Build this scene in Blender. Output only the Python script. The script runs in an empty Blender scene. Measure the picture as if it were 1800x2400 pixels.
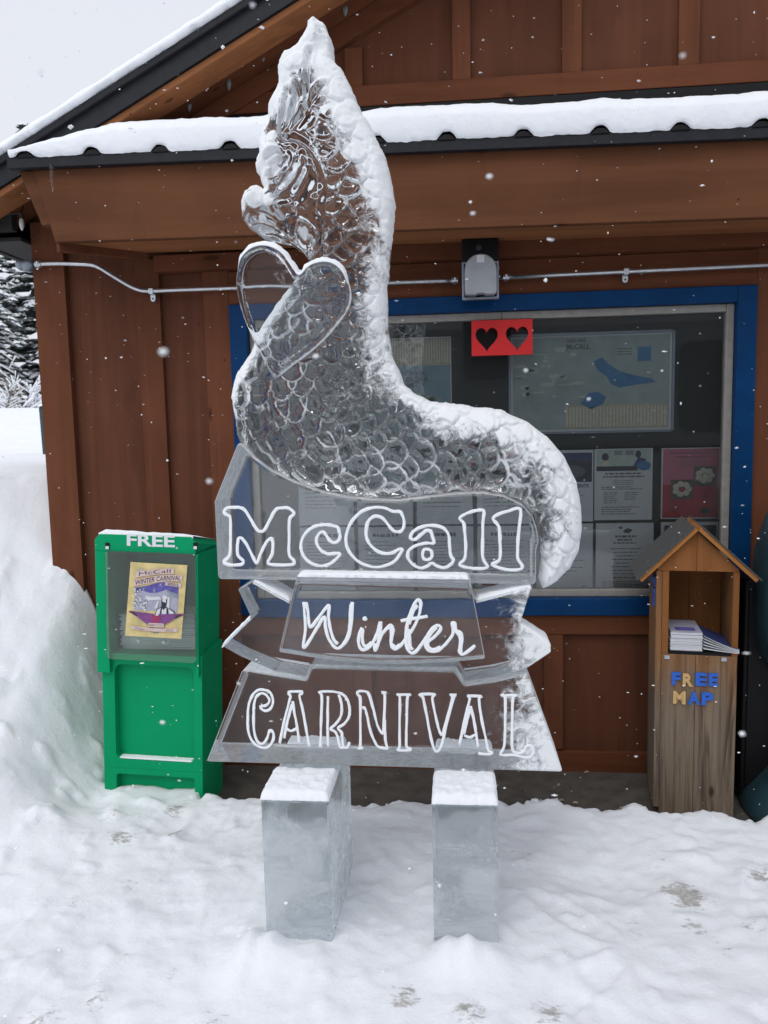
import bpy, bmesh, math, random
import numpy as np
from mathutils import Vector, Matrix, geometry, noise as mnoise
from math import radians as rad, sin, cos, pi

random.seed(7); rng = np.random.default_rng(11)
SC = bpy.context.scene
COL = SC.collection

# ------------------------------------------------------------------ camera
F_PX = 1802.0                                  # focal length in pixels of the 1800 x 2400 photograph
EYE = np.array([0.0, 0.0, 1.5])
def _basis(yaw, pitch, roll):
    y, p, r = rad(yaw), rad(pitch), rad(roll)
    f = np.array([-sin(y)*cos(p), cos(y)*cos(p), -sin(p)])
    right = np.array([cos(y), sin(y), 0.0]); up = np.cross(right, f)
    return f, cos(r)*right - sin(r)*up, cos(r)*up + sin(r)*right
FW, RT, UP = _basis(5.5, 6.0, 1.25)
def at(u, v, Y):
    """world point where the sight line through photo pixel (u, v) meets the plane y = Y"""
    d = FW + RT*(u-900)/F_PX - UP*(v-1200)/F_PX
    return EYE + d*(Y/d[1])
def xz(u, v, Y):
    p = at(u, v, Y); return (p[0], p[2])

cam_d = bpy.data.cameras.new("camera"); cam = bpy.data.objects.new("camera", cam_d); COL.objects.link(cam)
cam_d.sensor_fit = 'VERTICAL'; cam_d.sensor_height = 36.0; cam_d.sensor_width = 27.0
cam_d.lens = 36.0*F_PX/2400
m = Matrix(((RT[0], UP[0], -FW[0]), (RT[1], UP[1], -FW[1]), (RT[2], UP[2], -FW[2]))).to_4x4()
m.translation = Vector(EYE); cam.matrix_world = m
cam_d.clip_start = 0.02; cam_d.clip_end = 2000
cam_d.dof.use_dof = True; cam_d.dof.focus_distance = 2.4; cam_d.dof.aperture_fstop = 8.0
SC.camera = cam

# ------------------------------------------------------------------ sky and light (overcast, snowing)
SUN_EL, SUN_ROT = rad(52), rad(200)
world = bpy.data.worlds.new("World"); SC.world = world; world.use_nodes = True
wn, wl = world.node_tree.nodes, world.node_tree.links; wn.clear()
sky = wn.new('ShaderNodeTexSky'); sky.sky_type = 'NISHITA'; sky.sun_disc = False
sky.sun_elevation = SUN_EL; sky.sun_rotation = SUN_ROT; sky.dust_density = 5; sky.air_density = 1.5
hs = wn.new('ShaderNodeHueSaturation'); hs.inputs['Saturation'].default_value = 0.12
mx = wn.new('ShaderNodeMix'); mx.data_type = 'RGBA'; mx.inputs[0].default_value = 0.8
mx.inputs[7].default_value = (6.6, 6.85, 7.5, 1)            # the flat grey-white cloud cover
bg = wn.new('ShaderNodeBackground'); bg.inputs['Strength'].default_value = 0.135
wo = wn.new('ShaderNodeOutputWorld')
wl.new(sky.outputs[0], hs.inputs['Color']); wl.new(hs.outputs[0], mx.inputs[6])
wl.new(mx.outputs[2], bg.inputs['Color']); wl.new(bg.outputs[0], wo.inputs['Surface'])
sun_d = bpy.data.lights.new("sun", 'SUN'); sun_d.energy = 0.95; sun_d.angle = rad(40); sun_d.color = (1.0, 0.98, 0.95)
sun = bpy.data.objects.new("sun", sun_d); COL.objects.link(sun)
sun.rotation_euler = (pi/2 - SUN_EL, 0, pi - SUN_ROT)
sun.location = (0, -6, 12)
vs = SC.view_settings; vs.view_transform = 'Standard'; vs.look = 'None'; vs.exposure = 0.0; vs.gamma = 1.0
vs.use_curve_mapping = False
SC.render.engine = 'CYCLES'
cy = SC.cycles; cy.max_bounces = 24; cy.transmission_bounces = 22; cy.glossy_bounces = 8; cy.diffuse_bounces = 4; cy.volume_bounces = 5
cy.transparent_max_bounces = 12; cy.caustics_reflective = True; cy.caustics_refractive = True
cy.blur_glossy = 0.3; cy.sample_clamp_indirect = 10.0; cy.use_denoising = True

# ------------------------------------------------------------------ helpers
def link(o): COL.objects.link(o); return o
def tag(o, label=None, cat=None, group=None, kind=None):
    for k, v in (('label', label), ('category', cat), ('group', group), ('kind', kind)):
        if v: o[k] = v
    return o
def thing(name, loc, label, cat, group=None):
    o = link(bpy.data.objects.new(name, None)); o.location = loc; o.empty_display_size = 0.1
    return tag(o, label, cat, group)
def wloc(o):
    v = Vector((0, 0, 0))
    while o is not None: v += o.location; o = o.parent
    return v
class MB:
    """collects geometry in world coordinates, then links it as one mesh object"""
    def __init__(s): s.v = []; s.f = []; s.m = []
    def add(s, vs, fs, mi=0):
        b = len(s.v); s.v += [tuple(p) for p in vs]; s.f += [tuple(i+b for i in q) for q in fs]; s.m += [mi]*len(fs); return s
    def box(s, x0, x1, y0, y1, z0, z1, mi=0):
        vs = [(x, y, z) for x in (x0, x1) for y in (y0, y1) for z in (z0, z1)]
        return s.add(vs, [(0,1,3,2),(4,6,7,5),(0,4,5,1),(2,3,7,6),(0,2,6,4),(1,5,7,3)], mi)
    def prism(s, poly, y0, y1, mi=0):
        """polygon of (x, z) extruded along y"""
        n = len(poly)
        a = sum(poly[i][0]*poly[(i+1) % n][1]-poly[(i+1) % n][0]*poly[i][1] for i in range(n))
        if a < 0: poly = poly[::-1]
        vs = [(x, y0, z) for x, z in poly] + [(x, y1, z) for x, z in poly]
        fs = [tuple(range(n)), tuple(range(2*n-1, n-1, -1))] + [((i+1) % n, i, n+i, n+(i+1) % n) for i in range(n)]
        return s.add(vs, fs, mi)
    def sheet(s, poly, y, mi=0):
        n = len(poly); return s.add([(x, y, z) for x, z in poly], [tuple(range(n))], mi)
    def obox(s, p0, p1, w, h, upv=(0,0,1), mi=0):
        """box along p0->p1 with width w and height h"""
        p0, p1 = Vector(p0), Vector(p1); d = (p1-p0).normalized(); sd = d.cross(Vector(upv)).normalized(); u2 = sd.cross(d)
        vs = [p + sd*(a*w/2) + u2*(b*h/2) for p in (p0, p1) for a, b in ((-1,-1),(1,-1),(1,1),(-1,1))]
        return s.add(vs, [(3,2,1,0),(4,5,6,7),(0,1,5,4),(1,2,6,5),(2,3,7,6),(3,0,4,7)], mi)
    def tube(s, pts, r, n=8, mi=0, flat=1.0, closed=False, taper=None):
        """tube along pts; flat < 1 squashes it along y"""
        P = [Vector(p) for p in pts]; N = len(P); rings = []; nrm = None
        for i in range(N):
            a = P[i-1] if (i > 0 or closed) else P[i]; b = P[(i+1) % N] if (i < N-1 or closed) else P[i]
            d = (b-a)
            if d.length < 1e-9: d = Vector((0,0,1))
            d.normalize()
            if nrm is None:
                nrm = d.cross(Vector((0,1,0)))
                if nrm.length < .1: nrm = d.cross(Vector((1,0,0)))
            nrm = (nrm - d*nrm.dot(d)).normalized(); bi = d.cross(nrm)
            rr = r if taper is None else r*taper(i/(N-1))
            rg = []
            for k in range(n):
                o = nrm*(cos(2*pi*k/n)*rr) + bi*(sin(2*pi*k/n)*rr); o.y *= flat; rg.append(P[i]+o)
            rings.append(rg)
        vs = [p for rg in rings for p in rg]; fs = []
        for i in range(N if closed else N-1):
            j = (i+1) % N
            for k in range(n): fs.append((i*n+k, i*n+(k+1) % n, j*n+(k+1) % n, j*n+k))
        if not closed: fs += [tuple(range(n-1, -1, -1)), tuple((N-1)*n+k for k in range(n))]
        return s.add(vs, fs, mi)
    def blob(s, c, rx, ry, rz, n=8, mi=0, jit=0.0):
        vs = []; fs = []; rows = max(3, n//2)
        for i in range(rows+1):
            t = pi*i/rows
            for k in range(n):
                p = 2*pi*k/n; q = 1+random.uniform(-jit, jit)
                vs.append((c[0]+rx*sin(t)*cos(p)*q, c[1]+ry*sin(t)*sin(p)*q, c[2]+rz*cos(t)*q))
        for i in range(rows):
            for k in range(n): fs.append((i*n+k, (i+1)*n+k, (i+1)*n+(k+1) % n, i*n+(k+1) % n))
        return s.add(vs, fs, mi)
    def build(s, name, mats, parent=None, smooth=False, bevel=0, seg=2, angle=None):
        me = bpy.data.meshes.new(name); L = wloc(parent) if parent else Vector((0,0,0))
        me.from_pydata([(x-L.x, y-L.y, z-L.z) for x, y, z in s.v], [], s.f)
        if not isinstance(mats, (list, tuple)): mats = [mats]
        for q in mats: me.materials.append(q)
        if len(mats) > 1: me.polygons.foreach_set('material_index', s.m)
        if smooth: me.polygons.foreach_set('use_smooth', [True]*len(me.polygons))
        me.update(); o = link(bpy.data.objects.new(name, me)); o.parent = parent
        if bevel:
            b = o.modifiers.new('bevel', 'BEVEL'); b.width = bevel; b.segments = seg; b.limit_method = 'ANGLE'; b.angle_limit = rad(35)
            if smooth is None or bevel > 0: b.harden_normals = False
        return o
def smooth_path(pts, k=6, closed=False):
    P = [np.array(p, float) for p in pts]; n = len(P); out = []
    for i in range(n if closed else n-1):
        if closed: a, b, c, d = P[i-1], P[i], P[(i+1) % n], P[(i+2) % n]
        else: a, b, c, d = P[max(i-1, 0)], P[i], P[i+1], P[min(i+2, n-1)]
        for j in range(k):
            t = j/k
            out.append(.5*((2*b)+(c-a)*t+(2*a-5*b+4*c-d)*t*t+(3*b-a-3*c+d)*t**3))
    if not closed: out.append(P[-1])
    return out
_txt = {}
def text_mesh(s, bold=0.0):
    """flat outline mesh of a string, height of a capital letter = 1"""
    if (s, bold) not in _txt:
        c = bpy.data.curves.new('t', 'FONT'); c.body = s; c.size = 1.0; c.offset = bold; c.resolution_u = 3
        o = link(bpy.data.objects.new('t', c)); dg = bpy.context.evaluated_depsgraph_get()
        me = bpy.data.meshes.new_from_object(o.evaluated_get(dg))
        v = np.array([tuple(q.co) for q in me.vertices]) if len(me.vertices) else np.zeros((0, 3)); f = [tuple(p.vertices) for p in me.polygons]
        bpy.data.objects.remove(o); bpy.data.curves.remove(c); bpy.data.meshes.remove(me)
        _txt[(s, bold)] = (v, f)
    return _txt[(s, bold)]
def put_text(mb, s, x0, x1, z0, z1, y, mi=0, bold=0.0, thick=0.0, skew=0.0, arch=0.0, flipx=False):
    """lays the string into the box x0..x1, z0..z1 of the plane y (facing -y)"""
    v, f = text_mesh(s, bold)
    if len(v) == 0: return
    lo, hi = v.min(0), v.max(0); q = (v-lo)/np.maximum(hi-lo, 1e-6)
    X = x0+q[:, 0]*(x1-x0); Z = z0+q[:, 1]*(z1-z0)+skew*(q[:, 0]-.5)+arch*(1-(2*q[:, 0]-1)**2)
    mb.add([(a, y, b) for a, b in zip(X, Z)], f, mi)
    if thick:
        n = len(X); mb.add([(a, y+thick, b) for a, b in zip(X, Z)], [t[::-1] for t in f], mi)
        from collections import Counter
        ed = Counter()
        for t in f:
            for i in range(len(t)): ed[(t[i], t[(i+1) % len(t)])] += 1
        side = [(a, b) for (a, b) in ed if (b, a) not in ed]
        vs = [(X[i], y, Z[i]) for i in range(n)] + [(X[i], y+thick, Z[i]) for i in range(n)]
        mb.add(vs, [(b, a, a+n, b+n) for a, b in side], mi)

# ------------------------------------------------------------------ materials
def new_mat(name):
    mt = bpy.data.materials.new(name); mt.use_nodes = True; nt = mt.node_tree
    return mt, nt, nt.nodes['Principled BSDF'], nt.nodes['Material Output']
def nd(nt, t, **kw):
    n = nt.nodes.new(t)
    for k, v in kw.items(): setattr(n, k, v)
    return n
def coords(nt, scale=(1, 1, 1), kind='Object'):
    tc = nd(nt, 'ShaderNodeTexCoord'); mp = nd(nt, 'ShaderNodeMapping'); mp.inputs['Scale'].default_value = scale
    nt.links.new(tc.outputs[kind], mp.inputs['Vector']); return mp.outputs[0]
def noise_n(nt, vec, scale, detail=4, rough=.55, dist=0.0):
    n = nd(nt, 'ShaderNodeTexNoise'); n.inputs['Scale'].default_value = scale; n.inputs['Detail'].default_value = detail
    n.inputs['Roughness'].default_value = rough; n.inputs['Distortion'].default_value = dist
    nt.links.new(vec, n.inputs['Vector']); return n.outputs['Fac']
def ramp(nt, fac, stops):
    r = nd(nt, 'ShaderNodeValToRGB'); e = r.color_ramp.elements
    while len(e) > 1: e.remove(e[-1])
    e[0].position = stops[0][0]; e[0].color = (*stops[0][1], 1)
    for p, c in stops[1:]:
        q = e.new(p); q.color = (*c, 1)
    nt.links.new(fac, r.inputs[0]); return r.outputs[0]
def math_n(nt, op, a, b=None, clamp=False):
    n = nd(nt, 'ShaderNodeMath', operation=op, use_clamp=clamp)
    for i, q in enumerate((a, b)):
        if q is None: continue
        if isinstance(q, (int, float)): n.inputs[i].default_value = q
        else: nt.links.new(q, n.inputs[i])
    return n.outputs[0]
def maprange(nt, v, a, b, c=0.0, d=1.0):
    n = nd(nt, 'ShaderNodeMapRange'); n.interpolation_type = 'SMOOTHSTEP'
    for i, q in enumerate((a, b, c, d)): n.inputs[i+1].default_value = q
    nt.links.new(v, n.inputs[0]); return n.outputs[0]
def bump(nt, h, strength, dist, target):
    b = nd(nt, 'ShaderNodeBump'); b.inputs['Strength'].default_value = strength; b.inputs['Distance'].default_value = dist
    nt.links.new(h, b.inputs['Height']); nt.links.new(b.outputs[0], target); return b
def mixc(nt, fac, a, b):
    n = nd(nt, 'ShaderNodeMix', data_type='RGBA')
    for i, q in ((0, fac), (6, a), (7, b)):
        if isinstance(q, tuple): n.inputs[i].default_value = (*q, 1)
        elif isinstance(q, (int, float)): n.inputs[i].default_value = q
        else: nt.links.new(q, n.inputs[i])
    return n.outputs[2]
def plain(name, col, rough=.5, metal=0.0, var=.12, scale=30, bmp=.0, spec=.5):
    mt, nt, b, o = new_mat(name); v = coords(nt); f = noise_n(nt, v, scale, 5)
    lo = tuple(c*(1-var) for c in col); hi = tuple(min(1, c*(1+var)) for c in col)
    nt.links.new(ramp(nt, f, [(.3, lo), (.7, hi)]), b.inputs['Base Color'])
    b.inputs['Roughness'].default_value = rough; b.inputs['Metallic'].default_value = metal
    b.inputs['Specular IOR Level'].default_value = spec
    if bmp: bump(nt, f, bmp, .002, b.inputs['Normal'])
    return mt
def wood(name, col, axis='x', rough=.65, streak=.35, knots=True, dark=(.5, .5, .5), bmp=.25):
    """stained or bare timber with the grain along the given axis"""
    mt, nt, b, o = new_mat(name)
    sc = {'x': (2.2, 40, 40), 'y': (40, 2.2, 40), 'z': (40, 40, 2.2)}[axis]
    v = coords(nt, sc); g = noise_n(nt, v, 1.0, 6, .65, .6)
    sc2 = {'x': (.5, 7, 7), 'y': (7, .5, 7), 'z': (7, 7, .5)}[axis]
    v2 = coords(nt, sc2); g2 = noise_n(nt, v2, 1.0, 3, .5, 1.5)
    blot = noise_n(nt, coords(nt), 2.3, 4)
    lo = tuple(c*(1-streak) for c in col); hi = tuple(c*(1+streak*.7) for c in col)
    c1 = ramp(nt, g, [(.25, lo), (.5, col), (.8, hi)])
    c2 = mixc(nt, maprange(nt, g2, .42, .62, 0, .4), c1, tuple(c*d for c, d in zip(col, dark)))
    c3 = mixc(nt, maprange(nt, blot, .35, .75, 0, .45), c2, tuple(min(1, c*1.35) for c in col))
    c3 = mixc(nt, maprange(nt, noise_n(nt, coords(nt, (5, 5, 1.2)), 1.0, 5, .65, .8), .56, .74, 0, .35), c3, tuple(c*.5 for c in col))
    fin = c3
    if knots:
        vk = nd(nt, 'ShaderNodeTexVoronoi'); vk.inputs['Scale'].default_value = 1.0
        kv = {'x': (1.6, 5, 5), 'y': (5, 1.6, 5), 'z': (5, 5, 1.6)}[axis]
        nt.links.new(coords(nt, kv), vk.inputs['Vector'])
        fin = mixc(nt, maprange(nt, vk.outputs['Distance'], .03, .075, .75, 0), c3, tuple(c*.25 for c in col))
    vn = nd(nt, 'ShaderNodeTexVoronoi'); vn.inputs['Scale'].default_value = 6.5; nt.links.new(coords(nt), vn.inputs['Vector'])
    fin = mixc(nt, maprange(nt, vn.outputs['Distance'], .018, .034, .8, 0), fin, (.012, .008, .006))
    nt.links.new(fin, b.inputs['Base Color']); b.inputs['Roughness'].default_value = rough
    b.inputs['Specular IOR Level'].default_value = .09
    bump(nt, g, bmp, .0015, b.inputs['Normal'])
    return mt

BROWN = (.150, .055, .024)
M = {}
M['siding'] = wood('stained_siding', (.108, .040, .022), 'z', streak=.10, knots=False)
M['trim_v'] = wood('stained_trim_upright', (.128, .046, .023), 'z', streak=.2)
M['trim_h'] = wood('stained_trim_level', (.120, .042, .020), 'x', streak=.2)
M['fascia'] = wood('stained_fascia', (.116, .046, .0215), 'x', streak=.16)
M['soffit'] = wood('stained_soffit_bounce_lit', (.25, .10, .042), 'x', streak=.2)  # lighter than the fascia: snow bounce is put into the stain colour
M['greywood'] = wood('weathered_eave_wood', (.032, .031, .029), 'x', streak=.35)
M['dark_metal'] = plain('dark_roof_metal', (.016, .017, .021), .5, .0, .2, spec=.2)
M['black'] = plain('black_plastic', (.006, .006, .007), .45, spec=.2)
M['blue'] = plain('blue_window_paint', (.001, .034, .115), .45, var=.14, scale=9, spec=.12)
M['tan'] = plain('grey_window_vinyl', (.24, .225, .205), .5)
M['concrete'] = plain('dark_wet_concrete', (.075, .066, .058), .8, var=.35, scale=14, bmp=.4)
M['green'] = plain('green_moulded_plastic', (.0008, .295, .118), .42, var=.05, scale=6, bmp=.03, spec=.1)
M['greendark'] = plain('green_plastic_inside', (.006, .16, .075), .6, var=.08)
M['white_vinyl'] = plain('white_lettering_vinyl', (.68, .72, .74), .5, var=.04)
M['steel'] = plain('galvanised_steel', (.52, .54, .57), .35, .9, .12, 60)
M['zinc'] = plain('grey_cast_zinc', (.25, .28, .33), .45, .6, .1)
M['red'] = plain('red_card', (.56, .006, .008), .6, var=.05)
M['paper'] = plain('white_paper', (.62, .63, .66), .8, var=.05, scale=5)
M['ink'] = plain('grey_print', (.12, .12, .14), .8, var=.1)
M['inkdark'] = plain('dark_print', (.03, .03, .05), .8, var=.1)
M['board'] = plain('black_felt_board', (.010, .011, .012), .95, var=.3, scale=80)
M['mapgrey'] = plain('pale_green_map_print', (.30, .36, .35), .7, var=.14, scale=14)
M['maptan'] = plain('tan_map_print', (.42, .38, .29), .7, var=.12)
M['mapblue'] = plain('blue_lake_print', (.035, .17, .36), .7, var=.15, scale=25)
M['palegreen'] = plain('pale_photo_print', (.42, .50, .45), .7, var=.1)
M['paleblue'] = plain('hazed_blue_print', (.20, .30, .36), .7, var=.12, scale=12)  # blue paled in its colour to carry the glass's grey reflections
M['pink'] = plain('pink_print', (.50, .13, .20), .7, var=.1, scale=4)
M['crimson'] = plain('crimson_print', (.40, .018, .04), .7, var=.08)
M['photo'] = plain('brown_photo_print', (.09, .075, .06), .6, var=.5, scale=60)
M['cream'] = plain('cream_print', (.60, .55, .45), .7, var=.15, scale=60)
M['navy'] = plain('navy_print', (.02, .035, .13), .6, var=.2)
M['parch'] = plain('parchment_print', (.62, .50, .23), .75, var=.2, scale=22)
M['violet'] = plain('violet_print', (.10, .085, .33), .7, var=.25, scale=60)
M['lilac'] = plain('lilac_print', (.36, .36, .45), .7, var=.15, scale=40)
M['rose'] = plain('rose_print', (.60, .46, .44), .7, var=.1)
M['plum'] = plain('plum_print', (.28, .03, .10), .7, var=.2)
M['cedar'] = wood('cedar_box_warm', (.22, .090, .030), 'z', streak=.3, dark=(.45, .4, .4))
M['cedar_edge'] = wood('cedar_edge_bright', (.33, .140, .042), 'x', streak=.25)
M['shingle'] = plain('grey_roll_roofing', (.062, .062, .062), .9, var=.35, scale=220, bmp=.6)
M['bluep'] = plain('blue_foam_letter', (.015, .11, .52), .5, var=.08)
M['tanp'] = plain('bare_wood_letter', (.55, .36, .15), .6, var=.1)
M['teal'] = plain('dark_teal_enamel', (.020, .050, .064), .35, var=.3, scale=5)
M['lens'] = plain('frosted_lamp_lens', (.30, .32, .34), .3, var=.1, scale=20)
M['bark'] = plain('conifer_bark', (.055, .04, .03), .9, var=.4, scale=12)
M['twig'] = plain('bare_twig', (.16, .125, .10), .9, var=.3)
M['needle'] = plain('conifer_needles', (.055, .075, .065), .8, var=.5, scale=3)
M['leaf'] = plain('dry_leaf', (.30, .23, .15), .8, var=.3)
M['van'] = plain('dark_van_paint', (.10, .105, .115), .35, var=.05)
M['rubber'] = plain('tyre_rubber', (.02, .02, .02), .8)
M['wirejacket'] = plain('green_wire', (.012, .02, .014), .6)

mt = M['green']; nt = mt.node_tree; b = nt.nodes['Principled BSDF']; src = b.inputs['Base Color'].links[0].from_socket
sc_ = noise_n(nt, coords(nt, (6, 6, 60)), 2.2, 8, .75, 1.0); st_ = noise_n(nt, coords(nt, (9, 9, 9)), 1.0, 6, .7)
c_ = mixc(nt, maprange(nt, sc_, .64, .74, 0, .35), src, (.10, .42, .24)); c_ = mixc(nt, maprange(nt, st_, .58, .78, 0, .35), c_, (.01, .14, .07))
nt.links.new(c_, b.inputs['Base Color'])

# wood post that goes from warm cedar at the top to weathered grey at the foot
mt, nt, b, o = new_mat('weathered_post_board'); M['post'] = mt
g = noise_n(nt, coords(nt, (42, 42, 2)), 1.0, 7, .7, .8); g2 = noise_n(nt, coords(nt, (8, 8, .7)), 1.0, 3, .5, 2.0)
warm = ramp(nt, g, [(.25, (.10, .042, .018)), (.55, (.235, .115, .048)), (.85, (.33, .18, .085))])
grey = ramp(nt, g, [(.28, (.055, .042, .031)), (.5, (.165, .125, .09)), (.8, (.27, .215, .16))])
tc = nd(nt, 'ShaderNodeTexCoord'); sx = nd(nt, 'ShaderNodeSeparateXYZ'); nt.links.new(tc.outputs['Object'], sx.inputs[0])
hz = math_n(nt, 'ADD', sx.outputs[2], math_n(nt, 'MULTIPLY', math_n(nt, 'SUBTRACT', g2, .5), .5))
c1 = mixc(nt, maprange(nt, hz, .36, .72), grey, warm)
c2 = mixc(nt, maprange(nt, g2, .56, .68, 0, .75), c1, (.035, .026, .02))
vk = nd(nt, 'ShaderNodeTexVoronoi'); vk.inputs['Scale'].default_value = 1; nt.links.new(coords(nt, (7, 7, 3.2)), vk.inputs['Vector'])
c3 = mixc(nt, maprange(nt, vk.outputs['Distance'], .05, .11, .9, 0), c2, (.03, .018, .012))
nt.links.new(c3, b.inputs['Base Color']); b.inputs['Roughness'].default_value = .8; b.inputs['Specular IOR Level'].default_value = .2
bump(nt, g, .6, .002, b.inputs['Normal'])

def snow_mat(name, dirt=0.0, col=(.86, .885, .925)):
    mt, nt, b, o = new_mat(name); v = coords(nt)
    n1 = noise_n(nt, v, 55, 8, .7); n2 = noise_n(nt, v, 7, 5, .6); n3 = noise_n(nt, v, 420, 2)
    h = math_n(nt, 'ADD', math_n(nt, 'MULTIPLY', n1, .6), math_n(nt, 'ADD', math_n(nt, 'MULTIPLY', n2, 1.4), math_n(nt, 'MULTIPLY', n3, .22)))
    c = ramp(nt, n2, [(.3, tuple(q*.965 for q in col)), (.7, col)])
    if dirt:
        at_n = nd(nt, 'ShaderNodeAttribute'); at_n.attribute_name = 'dirt'
        d1 = noise_n(nt, coords(nt, (16, 34, 34)), 1.6, 7, .72, .4)
        dm = math_n(nt, 'ADD', d1, math_n(nt, 'MULTIPLY', at_n.outputs['Fac'], .38))
        dcol = ramp(nt, noise_n(nt, v, 90, 4), [(.35, (.10, .095, .09)), (.5, (.25, .22, .17)), (.68, (.46, .44, .42))])
        c = mixc(nt, maprange(nt, dm, .70, .88, 0, .68), c, dcol)
        # faint warm and pinkish grit film
        c = mixc(nt, maprange(nt, noise_n(nt, coords(nt, (3, 5, 5)), 1.0, 6, .7), .55, .78, 0, .22), c, (.70, .66, .64))
    nt.links.new(c, b.inputs['Base Color']); b.inputs['Roughness'].default_value = .75
    b.inputs['Specular IOR Level'].default_value = .15
    b.inputs['Subsurface Weight'].default_value = .25; b.inputs['Subsurface Radius'].default_value = (.02, .025, .03); b.inputs['Subsurface Scale'].default_value = .5
    bump(nt, h, .7, .007, b.inputs['Normal'])
    return mt
M['snow'] = snow_mat('fresh_snow'); M['snowdirty'] = snow_mat('trampled_snow', 1.0, (.84, .862, .905))

def ice_mat(name, base=0.0, fx=None, tint=(.965, .985, 1.0), cloud=0.0, rough=.015, wob=.25, saw=0.0, milk=0.0, through=.16, vol=0.0):
    """clear carved ice; frost grows where the vertex attribute 'frost' or the x-range fx says so"""
    mt, nt, b, o = new_mat(name); v = coords(nt)
    b.inputs['Base Color'].default_value = (*tint, 1); b.inputs['Transmission Weight'].default_value = 1
    b.inputs['IOR'].default_value = 1.31; b.inputs['Roughness'].default_value = rough
    wv = noise_n(nt, v, 9, 2); fine = noise_n(nt, v, 130, 3)
    hh = math_n(nt, 'ADD', wv, math_n(nt, 'MULTIPLY', fine, .03))
    bump(nt, hh, wob, .012, b.inputs['Normal'])
    fr = nd(nt, 'ShaderNodeBsdfPrincipled'); fr.inputs['Base Color'].default_value = (.93, .95, .97, 1); fr.inputs['Roughness'].default_value = .6
    fr.inputs['Specular IOR Level'].default_value = .3
    tr = nd(nt, 'ShaderNodeBsdfTranslucent'); tr.inputs['Color'].default_value = (.8, .86, .9, 1)
    crackle = noise_n(nt, v, 26, 9, .72, 1.2); soft = noise_n(nt, v, 7, 5, .6)
    bump(nt, noise_n(nt, v, 150, 5, .7), .6, .004, fr.inputs['Normal'])
    ms0 = nd(nt, 'ShaderNodeMixShader'); ms0.inputs[0].default_value = through
    nt.links.new(fr.outputs[0], ms0.inputs[1]); nt.links.new(tr.outputs[0], ms0.inputs[2])
    at_n = nd(nt, 'ShaderNodeAttribute'); at_n.attribute_name = 'frost'
    f = math_n(nt, 'ADD', at_n.outputs['Fac'], base)
    if fx:
        sx = nd(nt, 'ShaderNodeSeparateXYZ'); tc = nd(nt, 'ShaderNodeTexCoord'); nt.links.new(tc.outputs['Object'], sx.inputs[0])
        f = math_n(nt, 'ADD', f, maprange(nt, sx.outputs[0], fx[0], fx[1], 0, fx[2]))
    if saw:
        ge = nd(nt, 'ShaderNodeNewGeometry'); sn_ = nd(nt, 'ShaderNodeSeparateXYZ'); nt.links.new(ge.outputs['True Normal'], sn_.inputs[0])
        sawm = maprange(nt, math_n(nt, 'ABSOLUTE', sn_.outputs[1]), .985, .62, 0, saw)
    w = math_n(nt, 'ADD', f, math_n(nt, 'ADD', math_n(nt, 'MULTIPLY', math_n(nt, 'SUBTRACT', crackle, .5), 1.7), math_n(nt, 'MULTIPLY', math_n(nt, 'SUBTRACT', soft, .5), .9)))
    fac = maprange(nt, w, .36, .80, 0, 1)
    if saw: fac = math_n(nt, 'MAXIMUM', fac, math_n(nt, 'MULTIPLY', sawm, maprange(nt, crackle, .25, .7, .65, 1.25)))
    if milk: fac = math_n(nt, 'MAXIMUM', fac, math_n(nt, 'MULTIPLY', maprange(nt, soft, .25, .75, .5, 1.5), milk))
    if cloud:                                                        # milky core, clear near the top
        tz = nd(nt, 'ShaderNodeTexCoord'); sz = nd(nt, 'ShaderNodeSeparateXYZ'); nt.links.new(tz.outputs['Object'], sz.inputs[0])
        zc = maprange(nt, math_n(nt, 'ADD', sz.outputs[2], math_n(nt, 'MULTIPLY', math_n(nt, 'SUBTRACT', soft, .5), .22)), .375, .28, .08, 1)
        fac = math_n(nt, 'MAXIMUM', fac, math_n(nt, 'MULTIPLY', math_n(nt, 'MULTIPLY', zc, maprange(nt, noise_n(nt, coords(nt, (5, 6, 9)), 1.0, 9, .60, .7), .30, .66, .12, 1.35)), cloud))
    ms = nd(nt, 'ShaderNodeMixShader'); nt.links.new(fac, ms.inputs[0]); nt.links.new(b.outputs[0], ms.inputs[1]); nt.links.new(ms0.outputs[0], ms.inputs[2])
    nt.links.new(ms.outputs[0], o.inputs['Surface'])
    if vol:                                                          # fine air bubbles through the block
        vv = nd(nt, 'ShaderNodeVolumeScatter'); vv.inputs['Color'].default_value = (.90, .965, 1, 1); vv.inputs['Density'].default_value = vol; vv.inputs['Anisotropy'].default_value = .35
        nt.links.new(vv.outputs[0], o.inputs['Volume'])
    return mt
M['ice'] = ice_mat('carved_clear_ice', wob=.04, vol=.05)
M['icename'] = ice_mat('clear_slab_ice', 0.0, (.40, .52, .6), wob=.05, saw=.60, milk=.03, rough=.02, vol=.25)
M['icepanel'] = ice_mat('clear_slab_ice_frosted_end', 0.0, (.22, .50, .85), wob=.06, saw=.46, milk=.02, rough=.015, vol=.05)
M['icepier'] = ice_mat('cloudy_pier_ice', .0, None, (.90, .97, .99), cloud=.40, rough=.015, wob=.35, through=.45, vol=1.6)
M['iceheart'] = ice_mat('clear_heart_ice', .02, wob=.06)
M['engrave'] = plain('frosted_engraving', (.84, .87, .90), .7, var=.05, scale=200, bmp=.3)

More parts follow.
